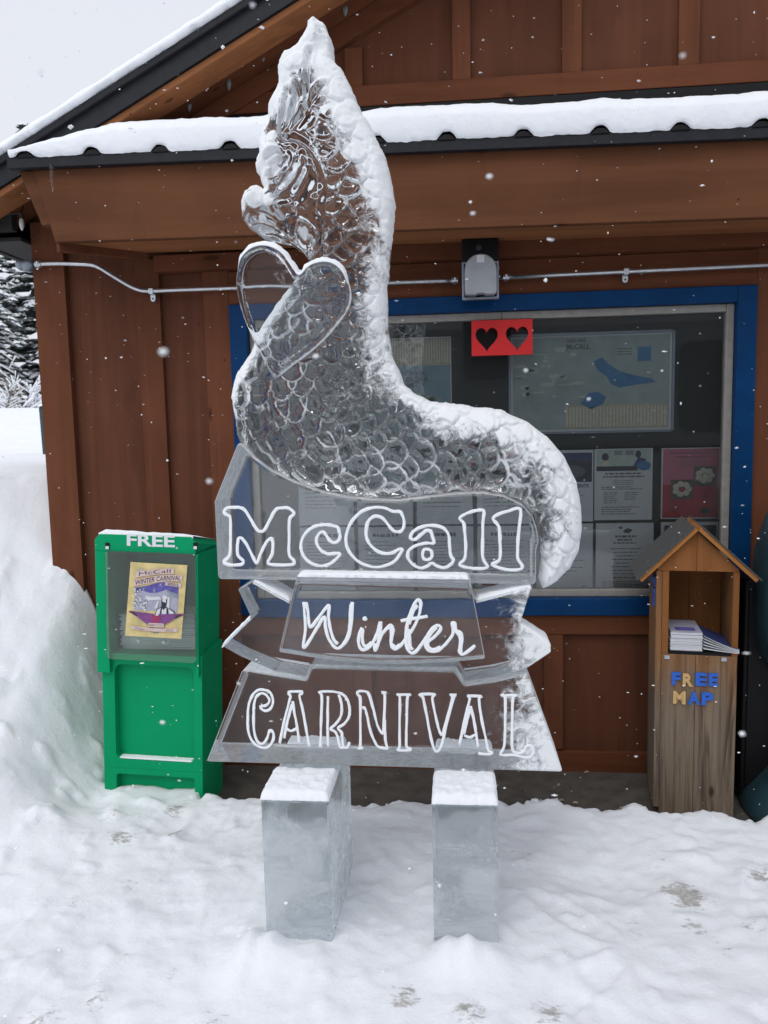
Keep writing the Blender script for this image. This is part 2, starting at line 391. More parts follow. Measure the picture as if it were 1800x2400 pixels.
def glass_mat(name, rough=.0, tint=(1, 1, 1), gloss=1.0, haze=0.0):
    mt, nt, b, o = new_mat(name)
    tr = nd(nt, 'ShaderNodeBsdfTransparent'); tr.inputs[0].default_value = (*tint, 1)
    gl = nd(nt, 'ShaderNodeBsdfGlossy'); gl.inputs['Roughness'].default_value = rough
    fn = nd(nt, 'ShaderNodeFresnel'); fn.inputs[0].default_value = 1.5
    ms = nd(nt, 'ShaderNodeMixShader'); nt.links.new(math_n(nt, 'MULTIPLY', fn.outputs[0], gloss, True), ms.inputs[0])
    nt.links.new(tr.outputs[0], ms.inputs[1]); nt.links.new(gl.outputs[0], ms.inputs[2])
    out = ms.outputs[0]
    if haze:
        df = nd(nt, 'ShaderNodeBsdfDiffuse'); df.inputs[0].default_value = (.5, .55, .52, 1); m2 = nd(nt, 'ShaderNodeMixShader'); m2.inputs[0].default_value = haze
        nt.links.new(out, m2.inputs[1]); nt.links.new(df.outputs[0], m2.inputs[2]); out = m2.outputs[0]
    nt.links.new(out, o.inputs['Surface']); return mt
M['pane'] = glass_mat('window_glass', 0.0, (.92, .94, .94), 1.7, .022)  # small diffuse share greys the pane in place of paler reflections
M['acrylic'] = glass_mat('scuffed_acrylic', .05, (.95, .98, .96), .8, .045)
M['lampglass'] = glass_mat('lamp_clear_rim', .1, (.7, .72, .75), 1.0, .12)

# ------------------------------------------------------------------ ground: one snow sheet, and the bare concrete slab at the wall
def sstep(a, b, x):
    t = np.clip((x-a)/(b-a), 0, 1); return t*t*(3-2*t)
def vnoise(x, y, sc, seed=0.0, octv=4):
    return np.array([mnoise.fractal(Vector((a*sc+seed, b*sc-seed, seed*.37)), .9, 2.0, octv) for a, b in zip(x.ravel(), y.ravel())]).reshape(x.shape)
def axis_pts(lo, hi, d, far_lo, far_hi, grow=1.16):
    a = list(np.arange(lo, hi, d)); s = d; v = hi
    while v < far_hi: a.append(v); s *= grow; v += s
    s = d; v = lo-d; pre = []
    while v > far_lo: pre.append(v); s *= grow; v -= s
    return np.array(pre[::-1]+a)
GX = axis_pts(-2.45, 1.5, .0125, -900, 900); GY = axis_pts(1.45, 3.35, .0125, -900, 900)
def snow_edge(x):
    """y at which the snow gives way to the bare slab"""
    return 2.93 + .035*np.sin(x*7+1) - .10*sstep(.2, 1.2, x) + .02*np.sin(x*23) - .05*sstep(-.2, -.9, x)
def snow_base(x, y):
    t = (y-2.05) + (-1.28-x)*.62
    bank = 1.24*np.clip(t/2.0, 0, 1)**1.75*np.where(t < 2.0, 1, 1)
    h = .105 + np.minimum(bank, 1.24)*np.where(y > 2.3, sstep(-1.37, -1.74, x)*sstep(2.3, 2.7, y)+sstep(-.7, -1.5, x)*(1-sstep(2.3, 2.7, y)), sstep(-.7, -1.5, x))
    d = np.hypot(x, y)
    far = sstep(9.5, 12.5, d)*.62*sstep(.5, -2.5, x - .0*y)*sstep(3, 7, y)
    h = h + far
    # trodden hollows and heaps near the sculpture
    h += .030*np.exp(-(((x+.47)/.14)**2+((y-1.86)/.07)**2)) + .018*np.exp(-(((x-.02)/.12)**2+((y-1.86)/.06)**2))
    h -= .035*np.exp(-(((x+.20)/.09)**2+((y-2.22)/.16)**2)) + .02*np.exp(-(((x-.45)/.2)**2+((y-2.35)/.12)**2))
    h += .02*np.exp(-(((x+1.0)/.35)**2+((y-2.66)/.12)**2)) + .012*np.exp(-(((x+1.3)/.08)**2+((y-2.72)/.06)**2))
    wb = .5+.5*np.sin(x*61+np.sin(x*23)*2)
    h += (.040*np.exp(-(((x+.555)/.08)**2+((y-1.90)/.07)**2))+.012*np.exp(-(((x+.40)/.05)**2+((y-1.915)/.05)**2)))*(.7+.4*wb)
    h += (.046*np.exp(-(((x+.02)/.07)**2+((y-1.90)/.07)**2))+.026*np.exp(-(((x-.05)/.06)**2+((y-1.89)/.06)**2)))*(.75+.3*wb)
    return h
XX, YY = np.meshgrid(GX, GY)
near = (np.abs(XX) < 8) & (YY > -4) & (YY < 14)
HH = snow_base(XX, YY)
n1 = np.zeros_like(XX); n1[near] = vnoise(XX[near], YY[near], 2.6, 4.2, 3)*.017
n2 = np.zeros_like(XX); core = (XX > -2.5) & (XX < 1.6) & (YY > 1.4) & (YY < 3.3)
n2[core] = vnoise(XX[core], YY[core], 17, 9.1, 6)*.0062
lump = np.zeros_like(XX); lump[core] = np.maximum(vnoise(XX[core], YY[core], 9, 2.7, 3)-.22, 0)*.05
steep = sstep(-.9, -1.5, XX)
HH += n1*(1+.7*steep) + n2*(1-.3*steep) + lump*(.35+.5*steep)
for k in range(16):
    px, py, an = rng.uniform(-1.1, 1.0), rng.uniform(1.5, 2.7), rng.uniform(-1.2, 1.2); c_, s_ = cos(an), sin(an)
    a = ((XX-px)*c_+(YY-py)*s_)/.05; b_ = (-(XX-px)*s_+(YY-py)*c_)/.145; rr = (np.abs(a)**3+np.abs(b_)**3)**(1/3)
    tread = .0016*np.sin(b_*16)*(rr < .85); HH += np.where(core, -(.0095*(1-sstep(.72, 1.02, rr)))+.004*np.exp(-((rr-1.12)/.12)**2)+tread, 0)*rng.uniform(.5, 1.1)
# fringe at the slab and the hollow kept free round the newspaper box
inside = XX > -1.02
ed = np.array([snow_edge(x) for x in GX])[None, :] + n1*1.6 + n2*4
HH = np.where(inside, HH - sstep(-.16, .035, YY-ed)*.17, HH)
HH = np.where(inside & (YY > ed+.05), -.12, HH)
boxm = (XX > -1.45) & (XX <= -1.02); HH = np.where(boxm & (YY > 2.84), np.minimum(HH, -.06+.46*sstep(-1.40, -1.47, XX)), HH)
HH = np.where((XX > -1.80) & (YY > 3.30), -.12, HH)
HH = np.where((XX > -1.80) & (YY > 3.30), -.12, HH)
vs = np.stack([XX, YY, HH], -1).reshape(-1, 3); nx, ny = len(GX), len(GY)
ii = (np.arange(ny-1)[:, None]*nx+np.arange(nx-1)[None, :]).ravel()
fs = np.stack([ii, ii+1, ii+1+nx, ii+nx], 1)
me = bpy.data.meshes.new('snow_ground'); me.from_pydata(vs.tolist(), [], fs.tolist()); me.materials.append(M['snowdirty'])
me.polygons.foreach_set('use_smooth', [True]*len(me.polygons))
dirt = np.zeros(len(vs))
for u, v, r, a in [(410,1900,.05,1.0),(405,1955,.035,1.0),(290,1975,.06,.9),(255,1940,.05,.6),(300,2065,.05,.5),(170,2115,.06,.55),(300,2230,.045,.6),(400,2270,.05,.5),
                   (1610,2090,.075,1.1),(1780,2045,.06,.8),(1625,2165,.04,.9),(1690,2210,.05,.7),(1765,2170,.05,.6),(1225,1995,.06,.55),(1470,2150,.09,.45),(950,2340,.05,.9),(1105,2375,.05,.9),
                   (1290,2372,.06,.8),(90,2390,.06,.9),(220,2345,.05,.7),(1540,2010,.05,.5),(1050,2235,.03,.6),(500,2390,.05,.6),(1030,2205,.025,1.0)]:
    d = FW + RT*(u-900)/F_PX - UP*(v-1200)/F_PX; p = EYE + d*((.11-1.5)/d[2])
    dirt = np.maximum(dirt, a*np.exp(-(((vs[:,0]-p[0])/r)**2+((vs[:,1]-p[1])/(r*1.2))**2)))
edn = np.abs(vs[:,1]-ed.ravel()); dirt = np.maximum(dirt, .85*np.exp(-(edn/.05)**2)*(vs[:,0] > -1.0)*(vs[:,0] < 2))
at_d = me.attributes.new('dirt', 'FLOAT', 'POINT'); at_d.data.foreach_set('value', dirt.astype(np.float32))
ground = link(bpy.data.objects.new('snow_ground', me)); tag(ground, kind='structure')
slab = MB().box(-1.85, 4.2, 2.55, 3.62, -.3, 0.0).build('concrete_slab', M['concrete'], None, bevel=.008); tag(slab, kind='structure')

# ------------------------------------------------------------------ the wooden building
WY = 3.29                                                          # face of the trim boards
bld = thing('wooden_building', (-.3, 3.3, 0), 'brown wood-sided building with snow-covered porch roof and a blue-framed window', 'building')
WX0, WX1 = -1.826, 4.0
OX0, OX1, OZ0, OZ1 = -.962, 1.205, .70, 2.05                       # outside of the blue frame
GX0, GX1, GZ0, GZ1 = -.885, 1.128, .775, 1.985                     # opening inside the frame
w = MB()
RZ = lambda x: 2.594+.507*(x+1.776); XR = 2.2                        # top line of the raking roof edge; ridge at XR
a_, b_ = OX0+.03, OX1-.03
w.prism([(WX0, -.05), (a_, -.05), (a_, RZ(a_)-.11), (WX0, RZ(WX0)-.11)], WY+.022, 3.40)
w.prism([(b_, -.05), (WX1, -.05), (WX1, RZ(XR)-.11-.507*(WX1-XR)), (XR, RZ(XR)-.11), (b_, RZ(b_)-.11)], WY+.022, 3.40)
w.box(OX0+.03, OX1-.03, WY+.022, 3.40, -.05, OZ0+.03); w.prism([(a_, OZ1-.03), (b_, OZ1-.03), (b_, RZ(b_)-.11), (a_, RZ(a_)-.11)], WY+.022, 3.40)
w.box(WX0, WX0+.11, 3.40, 9.0, -.05, 2.55); w.box(WX1-.11, WX1, 3.40, 9.0, -.05, 2.55)
w.build('wall', M['siding'], bld)
MB().box(WX0+.12, WX1-.12, 4.2, 4.24, 0, 3.0).build('inner_wall', M['black'], bld)
def board(name, x0, x1, z0, z1, mat, y0=WY, y1=None, bev=.002):
    return MB().box(x0, x1, y0, (WY+.0215) if y1 is None else y1, z0, z1).build(name, mat, bld, bevel=bev)
board('corner_post', WX0-.001, -1.685, -.05, 2.43, M['trim_v'], WY-.012)
for x0, x1 in [(-1.375, -1.268)]: board('batten', x0, x1, -.05, 2.258, M['trim_v'])
board('window_trim', -1.075, OX0-.001, 0.10, 2.258, M['trim_v'], WY-.004)
board('window_trim', OX1+.001, OX1+.125, 0.10, 2.258, M['trim_v'], WY-.004)
board('window_trim', OX0-.0005, OX1+.0005, OZ1+.001, 2.19, M['trim_h'], WY-.004)
board('sill_board', OX0-.0005, OX1+.0005, .615, OZ0-.002, M['trim_h'], WY-.003)
for x0 in (.364, -.46, 1.08): board('batten', x0, x0+.082, .10, .614, M['trim_v'])
board('skirting', -1.074, 2.6, -.02, .09, M['trim_h'], WY-.002)
for x0 in (1.75, 2.2, 2.65, 3.1): board('batten', x0, x0+.09, .1, 2.2, M['trim_v'])
MB().box(-1.267, WX1, 3.235, WY+.0205, 2.192, 2.258).build('frieze_board', M['trim_h'], bld, bevel=.002)
# gable wall boards
for x0, x1 in [(-.438, -.366), (0.0, .073), (.435, .512), (.885, .965), (1.34, 1.42), (1.8, 1.88), (-.80, -.73)]:
    board('gable_batten', x0, x1, 2.906, RZ(min(x0, XR-.4))-.215, M['trim_v'])
board('gable_trim', -1.45, WX1, 2.825, 2.905, M['trim_h'], WY-.006)
board('flashing', -1.7, WX1, 2.66, 2.823, M['black'], WY-.003)
# porch roof: fascia, soffit, metal edge, ribs and its snow
FZ = lambda x: -.0155*x                                            # the porch edge sags slightly to the right
def strip(name, x0, x1, y0, y1, z0, z1, mat, bev=.002, n=1, parent=bld):
    return MB().prism([(x0, z0+FZ(x0)), (x1, z0+FZ(x1)), (x1, z1+FZ(x1)), (x0, z1+FZ(x0))], y0, y1).build(name, mat, parent, bevel=bev)
fa = MB().prism([(-1.612, 2.53), (-1.545, 2.258), (3.6, 2.20), (3.6, 2.47)], 2.95, 2.985).build('fascia', M['fascia'], bld, bevel=.003)
MB().prism([(-1.68, 2.535), (-1.613, 2.53), (-1.562, 2.33), (-1.600, 2.325)], 2.962, 3.02).build('fascia_end', M['fascia'], bld, bevel=.002)
MB().add([(-1.545, 2.986, 2.262), (3.6, 2.986, 2.205), (3.6, 3.235, 2.215), (-1.42, 3.235, 2.272), (-1.545, 2.986, 2.28), (3.6, 2.986, 2.225), (3.6, 3.235, 2.235), (-1.42, 3.235, 2.29)],
         [(0,3,2,1),(4,5,6,7),(0,1,5,4),(1,2,6,5),(2,3,7,6),(3,0,4,7)]).build('soffit', M['soffit'], bld)
MB().obox((-1.547, 2.975, 2.245), (-1.30, 3.25, 2.262), .03, .035).build('soffit_edge', M['trim_h'], bld)
edge_b = MB()
edge_b.prism([(-1.70, 2.532), (3.6, 2.452), (3.6, 2.492), (-1.70, 2.572)], 2.918, 2.9485)
edge_b.add([(-1.70, 2.918, 2.572), (3.6, 2.918, 2.492), (3.6, WY, 2.64), (-1.70, WY, 2.72), (-1.70, 2.95, 2.548), (3.6, 2.95, 2.468), (3.6, WY, 2.62), (-1.70, WY, 2.70)],
           [(0,1,2,3),(7,6,5,4),(0,3,7,4),(1,5,6,2),(0,4,5,1),(3,2,6,7)])
proof = edge_b.build('porch_roof', M['dark_metal'], bld)
for u in (51, 209, 371, 536, 700, 880, 1047, 1227, 1409, 1597, 1789):
    x = at(u, 300, 2.905)[0]; z = 2.566+FZ(x)-.026
    r_ = MB(); r_.prism([(x-.034, z), (x-.021, z+.015), (x-.009, z+.021), (x+.009, z+.021), (x+.021, z+.015), (x+.034, z)], 2.913, 3.0).build('roof_rib', M['black'], proof, bevel=.003)
# snow lying on the porch roof
def snow_strip(name, x0, x1, parent):
    nxs = int((x1-x0)/.012); prof = 22
    xs = np.linspace(x0, x1, nxs); V = []
    for x in xs:
        tp = float(sstep(x0, x0+.45, np.array(x)))
        wob = mnoise.fractal(Vector((x*3.1, 1.7, 0)), .9, 2, 4)
        wob2 = mnoise.fractal(Vector((x*14, 5.7, 0)), .9, 2, 3)
        th = .118*(.30+.70*tp)+.014*wob
        zb = 2.566+FZ(x)-.024
        rx = min(abs(x-at(u, 300, 2.905)[0]) for u in (51, 209, 371, 536, 700, 880, 1047, 1227, 1409, 1597, 1789))
        lift = .027*math.exp(-(rx/.029)**4)
        for k in range(prof):
            t = k/(prof-1)
            if t < .5:                                             # rounded front lip
                a = -pi/2+pi*(t/.5)*.62+.2
                y = 2.918-.016*cos(a)*(1+.2*wob2); z = zb+th*.5+th*.5*sin(a)+max(0, lift*(1-t/.28))
                if k == 0: z = zb+lift+.004*wob2
            else:                                                  # top, rising to the wall
                q = (t-.5)/.5
                y = 2.915+q*(WY-2.915-.012); z = zb+th*(.94+.06*min(1, q*6))+q*.128*(.25+.75*tp)+.006*wob*q
            V.append((x, y+.003*mnoise.noise(Vector((x*40, k, 3))), z+.0025*mnoise.noise(Vector((x*45, k*.7, 9)))))
    F_ = [(i*prof+k, i*prof+k+1, (i+1)*prof+k+1, (i+1)*prof+k) for i in range(nxs-1) for k in range(prof-1)]
    F_ += [tuple(range(prof-1, -1, -1))]
    mb = MB(); mb.add(V, [f[::-1] for f in F_]); return mb.build(name, M['snow'], parent, smooth=True)
snow_strip('snow_cover', -1.685, 3.6, proof)
# main roof with its raking edge, soffit and snow
rf = MB(); rf.prism([(-2.05, RZ(-2.05)-.098), (XR, RZ(XR)-.098), (4.3, RZ(XR)-.098-.507*(4.3-XR)), (4.3, RZ(XR)-.507*(4.3-XR)), (XR, RZ(XR)), (-2.05, RZ(-2.05))], 3.0, 9.0)
roof = rf.build('main_roof', M['dark_metal'], bld)
MB().prism([(-2.05, RZ(-2.05)-.026), (XR, RZ(XR)-.026), (XR, RZ(XR)+.004), (-2.05, RZ(-2.05)+.004)], 2.982, 3.05).build('drip_edge', M['dark_metal'], roof, bevel=.004)
MB().prism([(-2.05, RZ(-2.05)-.128), (XR, RZ(XR)-.128), (XR, RZ(XR)-.1), (-2.05, RZ(-2.05)-.1)], 3.012, 3.15).build('soffit_board', M['soffit'], roof, bevel=.003)
MB().prism([(-2.03, RZ(-2.03)-.118), (XR, RZ(XR)-.118), (XR, RZ(XR)-.1), (-2.03, RZ(-2.03)-.1)], 3.154, WY+.02).build('soffit_board', M['trim_h'], roof)
MB().prism([(-1.55, RZ(-1.55)-.205), (XR, RZ(XR)-.205), (XR, RZ(XR)-.119), (-1.55, RZ(-1.55)-.119)], WY-.016, WY+.0215).build('rake_trim', M['trim_h'], bld, bevel=.002)
MB().obox((-2.03, 3.2, RZ(-2.03)-.105), (-2.03, 9, RZ(-2.03)-.105), .03, .06).build('eave_beam', M['greywood'], bld)
MB().box(-2.01, WX0-.013, 3.16, 3.20, 2.37, 2.46).build('eave_block', M['greywood'], bld)
MB().box(-2.02, WX0-.002, 3.20, 9.0, 2.335, 2.35).build('eave_soffit', M['greywood'], bld)
# snow on the main roof: thick slab with a ragged lower lip
sv = []; sf = []; xs = np.arange(-2.1, 2.3, .012); prof = 12
for x in xs:
    wob = mnoise.fractal(Vector((x*9, 2.2, 0)), .8, 2, 5); rag = mnoise.fractal(Vector((x*38, 7.2, 0)), .8, 2, 4)
    th = .043+.007*wob
    pr = [(3.06, -.005), (2.99, -.004+.005*rag), (2.974+.006*rag, .001+.009*rag), (2.966, .010), (2.968, .022), (2.978, th*.85), (3.0, th), (3.06, th+.006), (3.3, th+.01), (4, th+.02), (6, th+.02), (8.9, th)]
    sv += [(x, y, RZ(x)+.008+z) for y, z in pr]
sf = [(i*prof+k, (i+1)*prof+k, (i+1)*prof+k+1, i*prof+k+1) for i in range(len(xs)-1) for k in range(prof-1)] + [tuple(range(prof))]
MB().add(sv, [f[::-1] for f in sf]).build('snow_cover', M['snow'], roof, smooth=True)

# window of the building: blue frame, grey inner vinyl, glass
win = MB()
for a in ((OX0, GX0, OZ0, OZ1), (GX1, OX1, OZ0, OZ1)): win.box(a[0], a[1], WY-.018, 3.36, a[2], a[3])
win.box(GX0+.0005, GX1-.0005, WY-.0175, 3.36, OZ0, GZ0); win.box(GX0+.0005, GX1-.0005, WY-.0175, 3.36, GZ1, OZ1)
window = win.build('window', M['blue'], bld, bevel=.004)
fr = MB(); t = .032
fr.box(GX0+.001, GX0+t, 3.305, 3.345, GZ0+.001, GZ1-.001); fr.box(GX1-t, GX1-.001, 3.305, 3.345, GZ0+.001, GZ1-.001)
fr.box(GX0+t+.0005, GX1-t-.0005, 3.3055, 3.3455, GZ0+.001, GZ0+t); fr.box(GX0+t+.0005, GX1-t-.0005, 3.3055, 3.3455, GZ1-t, GZ1-.001)
fr.build('frame', M['tan'], window, bevel=.003)
MB().box(GX0+.03, GX1-.03, 3.325, 3.331, GZ0+.03, GZ1-.03).build('pane', M['pane'], window)

# ------------------------------------------------------------------ things behind the glass
BY = 3.44
nb = MB(); nb.box(-.93, 1.17, BY, BY+.02, .72, 2.03)
tag(nb.build('notice_board', M['board'], None), 'black felt notice board filling the window behind the glass', 'notice board')
def lines(mb, x0, x1, z0, z1, n, y, mi, fill=.9, h=.35, centre=False):
    dz = (z1-z0)/n
    for i in range(n):
        z = z1-(i+.5)*dz; W = (x1-x0)*random.uniform(.55, fill); a = (x0+x1-W)/2 if centre else x0; x = a
        while x < a+W:
            l = random.uniform(.008, .026); mb.sheet([(x, z-dz*h/2), (min(x+l, a+W), z-dz*h/2), (min(x+l, a+W), z+dz*h/2), (x, z+dz*h/2)], y, mi); x += l+.004
def rect(mb, x0, x1, z0, z1, y, mi): mb.sheet([(x0, z0), (x1, z0), (x1, z1), (x0, z1)], y, mi)
def ell(cx, cz, rx, rz, n=16, a0=0, a1=2*pi): return [(cx+rx*cos(a0+(a1-a0)*i/n), cz+rz*sin(a0+(a1-a0)*i/n)) for i in range(n)]
PY = BY-.006
def sheet_base(mb, x0, x1, z0, z1, mi=0): mb.box(x0, x1, PY, PY+.002, z0, z1, mi)
L1, L2, L3 = PY-.0012, PY-.0024, PY-.0036
# large area map in a thin frame
p = MB(); x0, x1, z0, z1 = .234, .922, 1.478, 1.897
sheet_base(p, x0, x1, z0, z1, 0)
rect(p, x0+.012, x1-.012, z0+.012, z1-.012, L1, 1)
rect(p, .47, .905, 1.492, 1.595, L2, 2)
for k in range(30): rect(p, .475+.0143*k, .482+.0143*k, 1.50, 1.585, L3, 5)
p.sheet([(.59,1.78),(.625,1.795),(.655,1.765),(.70,1.735),(.765,1.715),(.835,1.70),(.85,1.685),(.77,1.675),(.70,1.665),(.665,1.68),(.645,1.715),(.605,1.745)], L2, 3)
p.sheet([(.535,1.60),(.57,1.645),(.61,1.65),(.645,1.625),(.63,1.595),(.58,1.575)], L3, 3)
rect(p, .775, .83, 1.775, 1.835, L2, 3)
for k in range(26): q = (random.uniform(.26,.56), random.uniform(1.62,1.84)); p.sheet(ell(q[0], q[1], random.uniform(.008,.04), random.uniform(.003,.012), 8), L2, 6)
put_text(p, 'AREA MAP', .475, .56, 1.862, 1.876, L2, 4, .02); put_text(p, 'McCALL', .475, .575, 1.832, 1.856, L2, 4, .03)
lines(p, .69, .77, 1.80, 1.835, 3, L2, 4)
for a in ((x0-.006, x0+.004, z0, z1), (x1-.004, x1+.006, z0, z1), (x0+.0045, x1-.0045, z0-.006, z0+.004), (x0+.0045, x1-.0045, z1-.004, z1+.006)): p.box(a[0], a[1], PY-.010, PY-.0005, a[2], a[3], 7)
tag(p.build('map_poster', [M['paper'], M['mapgrey'], M['maptan'], M['mapblue'], M['ink'], M['cream'], M['palegreen'], M['zinc']]), 'large framed pale area map with blue lakes behind the window glass', 'map')
p = MB(); x0, x1, z0, z1 = -.30, -.02, 1.42, 1.905
sheet_base(p, x0, x1, z0, z1, 0); rect(p, x0+.004, x1-.004, 1.785, z1-.004, L1, 1); rect(p, x0+.004, x1-.004, z0+.004, 1.783, L1, 2)
put_text(p, 'Welcome to', -.272, -.135, 1.742, 1.766, L2, 3, .01); put_text(p, 'CASCADE &', -.272, -.122, 1.714, 1.735, L2, 3, .03); put_text(p, 'DONNELLY', -.272, -.135, 1.688, 1.708, L2, 3, .03)
for k in range(24): rect(p, x0+.008+.0115*k, x0+.013+.0115*k, 1.79, 1.895, L2, 4)
for k in range(22): p.sheet(ell(random.uniform(-.27,-.05), random.uniform(1.45,1.66), random.uniform(.01,.04), random.uniform(.004,.02), 9), L2, 5)
tag(p.build('welcome_poster', [M['paper'], M['maptan'], M['paleblue'], M['ink'], M['cream'], M['mapgrey']]), 'pale blue welcome poster with a tan strip behind the glass beside the serpent neck', 'poster')
PW = .247
def flyer(x0, z1, w_, h_, label, kind, grp='printed flyers on the notice board'):
    p = MB(); z0 = z1-h_; x1 = x0+w_; sheet_base(p, x0, x1, z0, z1, 0); cx = (x0+x1)/2
    if kind == 'photo_head':                                         # picture of two people at a desk above grey text
        rect(p, x0+.008, x1-.008, z1-.096, z1-.004, L1, 3)
        p.sheet(ell(x0+.045, z1-.035, .015, .017), L2, 2); p.sheet([(x0+.025, z1-.075), (x0+.06, z1-.075), (x0+.065, z1-.052), (x0+.045, z1-.045)], L2, 4)
        p.sheet(ell(x0+.185, z1-.025, .012, .016), L2, 2); p.sheet([(x0+.165, z1-.075), (x0+.225, z1-.075), (x0+.215, z1-.045), (x0+.185, z1-.038)], L2, 5)
        rect(p, x0+.083, x0+.118, z1-.028, z1-.008, L2, 6); rect(p, x0+.130, x0+.165, z1-.028, z1-.008, L2, 6)
        rect(p, x0+.008, x1-.065, z1-.096, z1-.076, L2, 2); p.sheet(ell(x1-.038, z1-.075, .03, .021), L3, 7)
        lines(p, x0+.02, x1-.02, z1-.128, z1-.102, 2, L1, 1, .97, .5, True); lines(p, x0+.06, x1-.06, z1-.16, z1-.135, 3, L1, 1, .9, .3, True)
        lines(p, x0+.03, x1-.03, z1-.18, z1-.163, 2, L1, 1, .98, .4); lines(p, x0+.04, cx-.01, z1-.24, z1-.188, 6, L1, 1); lines(p, cx+.005, x1-.04, z1-.225, z1-.188, 4, L1, 1)
        lines(p, x0+.03, x1-.03, z1-.29, z1-.25, 4, L1, 1, .9)
    elif kind == 'pink':
        rect(p, x0+.006, x1-.006, z0+.006, z1-.004, L1, 8); rect(p, x0+.006, x1-.006, z0+.006, z0+.15, L2, 9)
        put_text(p, "Make Valentine's Day Cards", x0+.035, x1-.03, z1-.030, z1-.014, L2, 1, .01)
        put_text(p, 'Library Program', x0+.065, x1-.06, z1-.044, z1-.034, L2, 2, .02)
        lines(p, x0+.04, x1-.03, z1-.085, z1-.05, 4, L2, 1, .95, .25, True)
        for ax, az in ((x0+.135, z1-.165), (x0+.04, z1-.222)):
            rect(p, ax, ax+.094, az, az+.085, L3, 10)
            for k in range(7): p.sheet(ell(ax+.047+.028*cos(k*.9), az+.045+.022*sin(k*.9), .014, .013, 9), L3-.0006, 11)
            p.sheet(ell(ax+.047, az+.042, .012, .011), L3-.0012, 9 if az < z1-.2 else 4)
        lines(p, x0+.03, x0+.1, z0+.03, z0+.07, 4, L3, 2, .9, .25); lines(p, x1-.1, x1-.03, z0+.09, z0+.16, 6, L3, 2, .9, .2)
        p.sheet(ell(x1-.06, z0+.035, .022, .012), L3, 2)
    elif kind == 'bird':
        p.sheet([(cx-.005, z1-.032), (cx+.012, z1-.022), (cx+.035, z1-.030), (cx+.018, z1-.045), (cx-.004, z1-.042)], L1, 2); p.sheet(ell(cx-.018, z1-.02, .01, .006), L1, 1)
        lines(p, x0+.05, x1-.04, z1-.066, z1-.052, 1, L1, 1, 1.0, .7, True); lines(p, x0+.09, x1-.09, z1-.08, z1-.068, 1, L1, 1, 1, .6, True); lines(p, x0+.05, x1-.05, z1-.094, z1-.082, 1, L1, 1, 1, .5, True)
        lines(p, x0+.06, x1-.05, z1-.25, z1-.105, 9, L1, 1, .98, .25, True); lines(p, x0+.03, x1-.02, z0+.012, z0+.05, 5, L1, 1, .98, .4)
    elif kind == 'photo_dark':
        rect(p, x0+.012, x1-.006, z1-.14, z1-.012, L1, 2); rect(p, x0+.012, x1-.006, z1-.045, z1-.012, L2, 5); p.sheet(ell(cx+.02, z1-.095, .07, .03), L2, 1)
        put_text(p, 'EVENTS', x1-.09, x1-.02, z1-.165, z1-.150, L1, 5, .03); lines(p, x0+.03, x1-.02, z0+.03, z1-.18, 8, L1, 1, .9, .2)
    elif kind == 'help':
        rect(p, x0+.014, x1-.014, z0+.02, z1-.014, L1, 2); rect(p, x0+.014, x0+.08, z1-.06, z1-.018, L2, 5)
        put_text(p, 'Help Co', x0+.02, x0+.076, z1-.047, z1-.026, L3, 7, .01); p.sheet(ell(cx, z0+.12, .08, .06), L2, 1)
    else:                                                            # plain typed notice
        lines(p, x0+.05, x1-.05, z1-.05, z1-.025, 1, L1, 2, .95, .6, True); lines(p, x0+.03, x1-.025, z0+.07, z1-.06, random.randint(9, 13), L1, 1, .97, .22)
        if kind == 'blueline': rect(p, x0+.02, x1-.06, z0+.012, z0+.018, L1, 5); lines(p, x1-.05, x1-.01, z0+.012, z0+.03, 2, L1, 5, 1, .5)
        if kind == 'redhead': rect(p, x0+.02, x1-.02, z1-.05, z1-.01, L2, 9)
        if kind == 'reddot': rect(p, x0+.02, x0+.10, z0+.03, z0+.11, L2, 9)
    return tag(p.build('flyer', [M['paper'], M['ink'], M['inkdark'], M['palegreen'], M['cream'], M['navy'], M['zinc'], M['mapblue'], M['pink'], M['crimson'], M['photo'], M['cream']]), label, 'flyer', grp)
flyer(.598, 1.402, PW, .312, 'white flyer headed by a photo of two people at a desk', 'photo_head')
flyer(.882, 1.40, PW, .308, "pink and red Valentine's card flyer with two flower photos", 'pink')
flyer(.606, 1.076, PW, .306, 'white notice with a small black bird emblem, under the desk-photo flyer', 'bird')
flyer(.346, 1.400, PW, .315, 'white flyer with a dark picture at its top, half hidden by the ice tail', 'photo_dark')
flyer(.346, 1.076, PW, .306, 'typed white notice with a blue line along its foot, beside the ice tail', 'blueline')
flyer(.884, 1.078, PW, .306, 'flyer with a dark blue Help heading, partly behind the map box roof', 'help')
flyer(.085, 1.400, PW, .315, 'white flyer seen through the ice above the letters all', 'redhead')
flyer(.085, 1.076, PW, .306, 'white notice with a red square in its lower corner, seen through the ice letters', 'reddot')
for j, x0 in enumerate((-.18, -.445, -.71)):
    flyer(x0, 1.40, PW, .315, 'typed white sheet in the upper row, behind the ice letters '+('C', 'c', 'M')[j], 'typed')
    flyer(x0, 1.076, PW, .306, 'typed white sheet in the lower row, behind the ice letters '+('C', 'c', 'M')[j], 'typed')
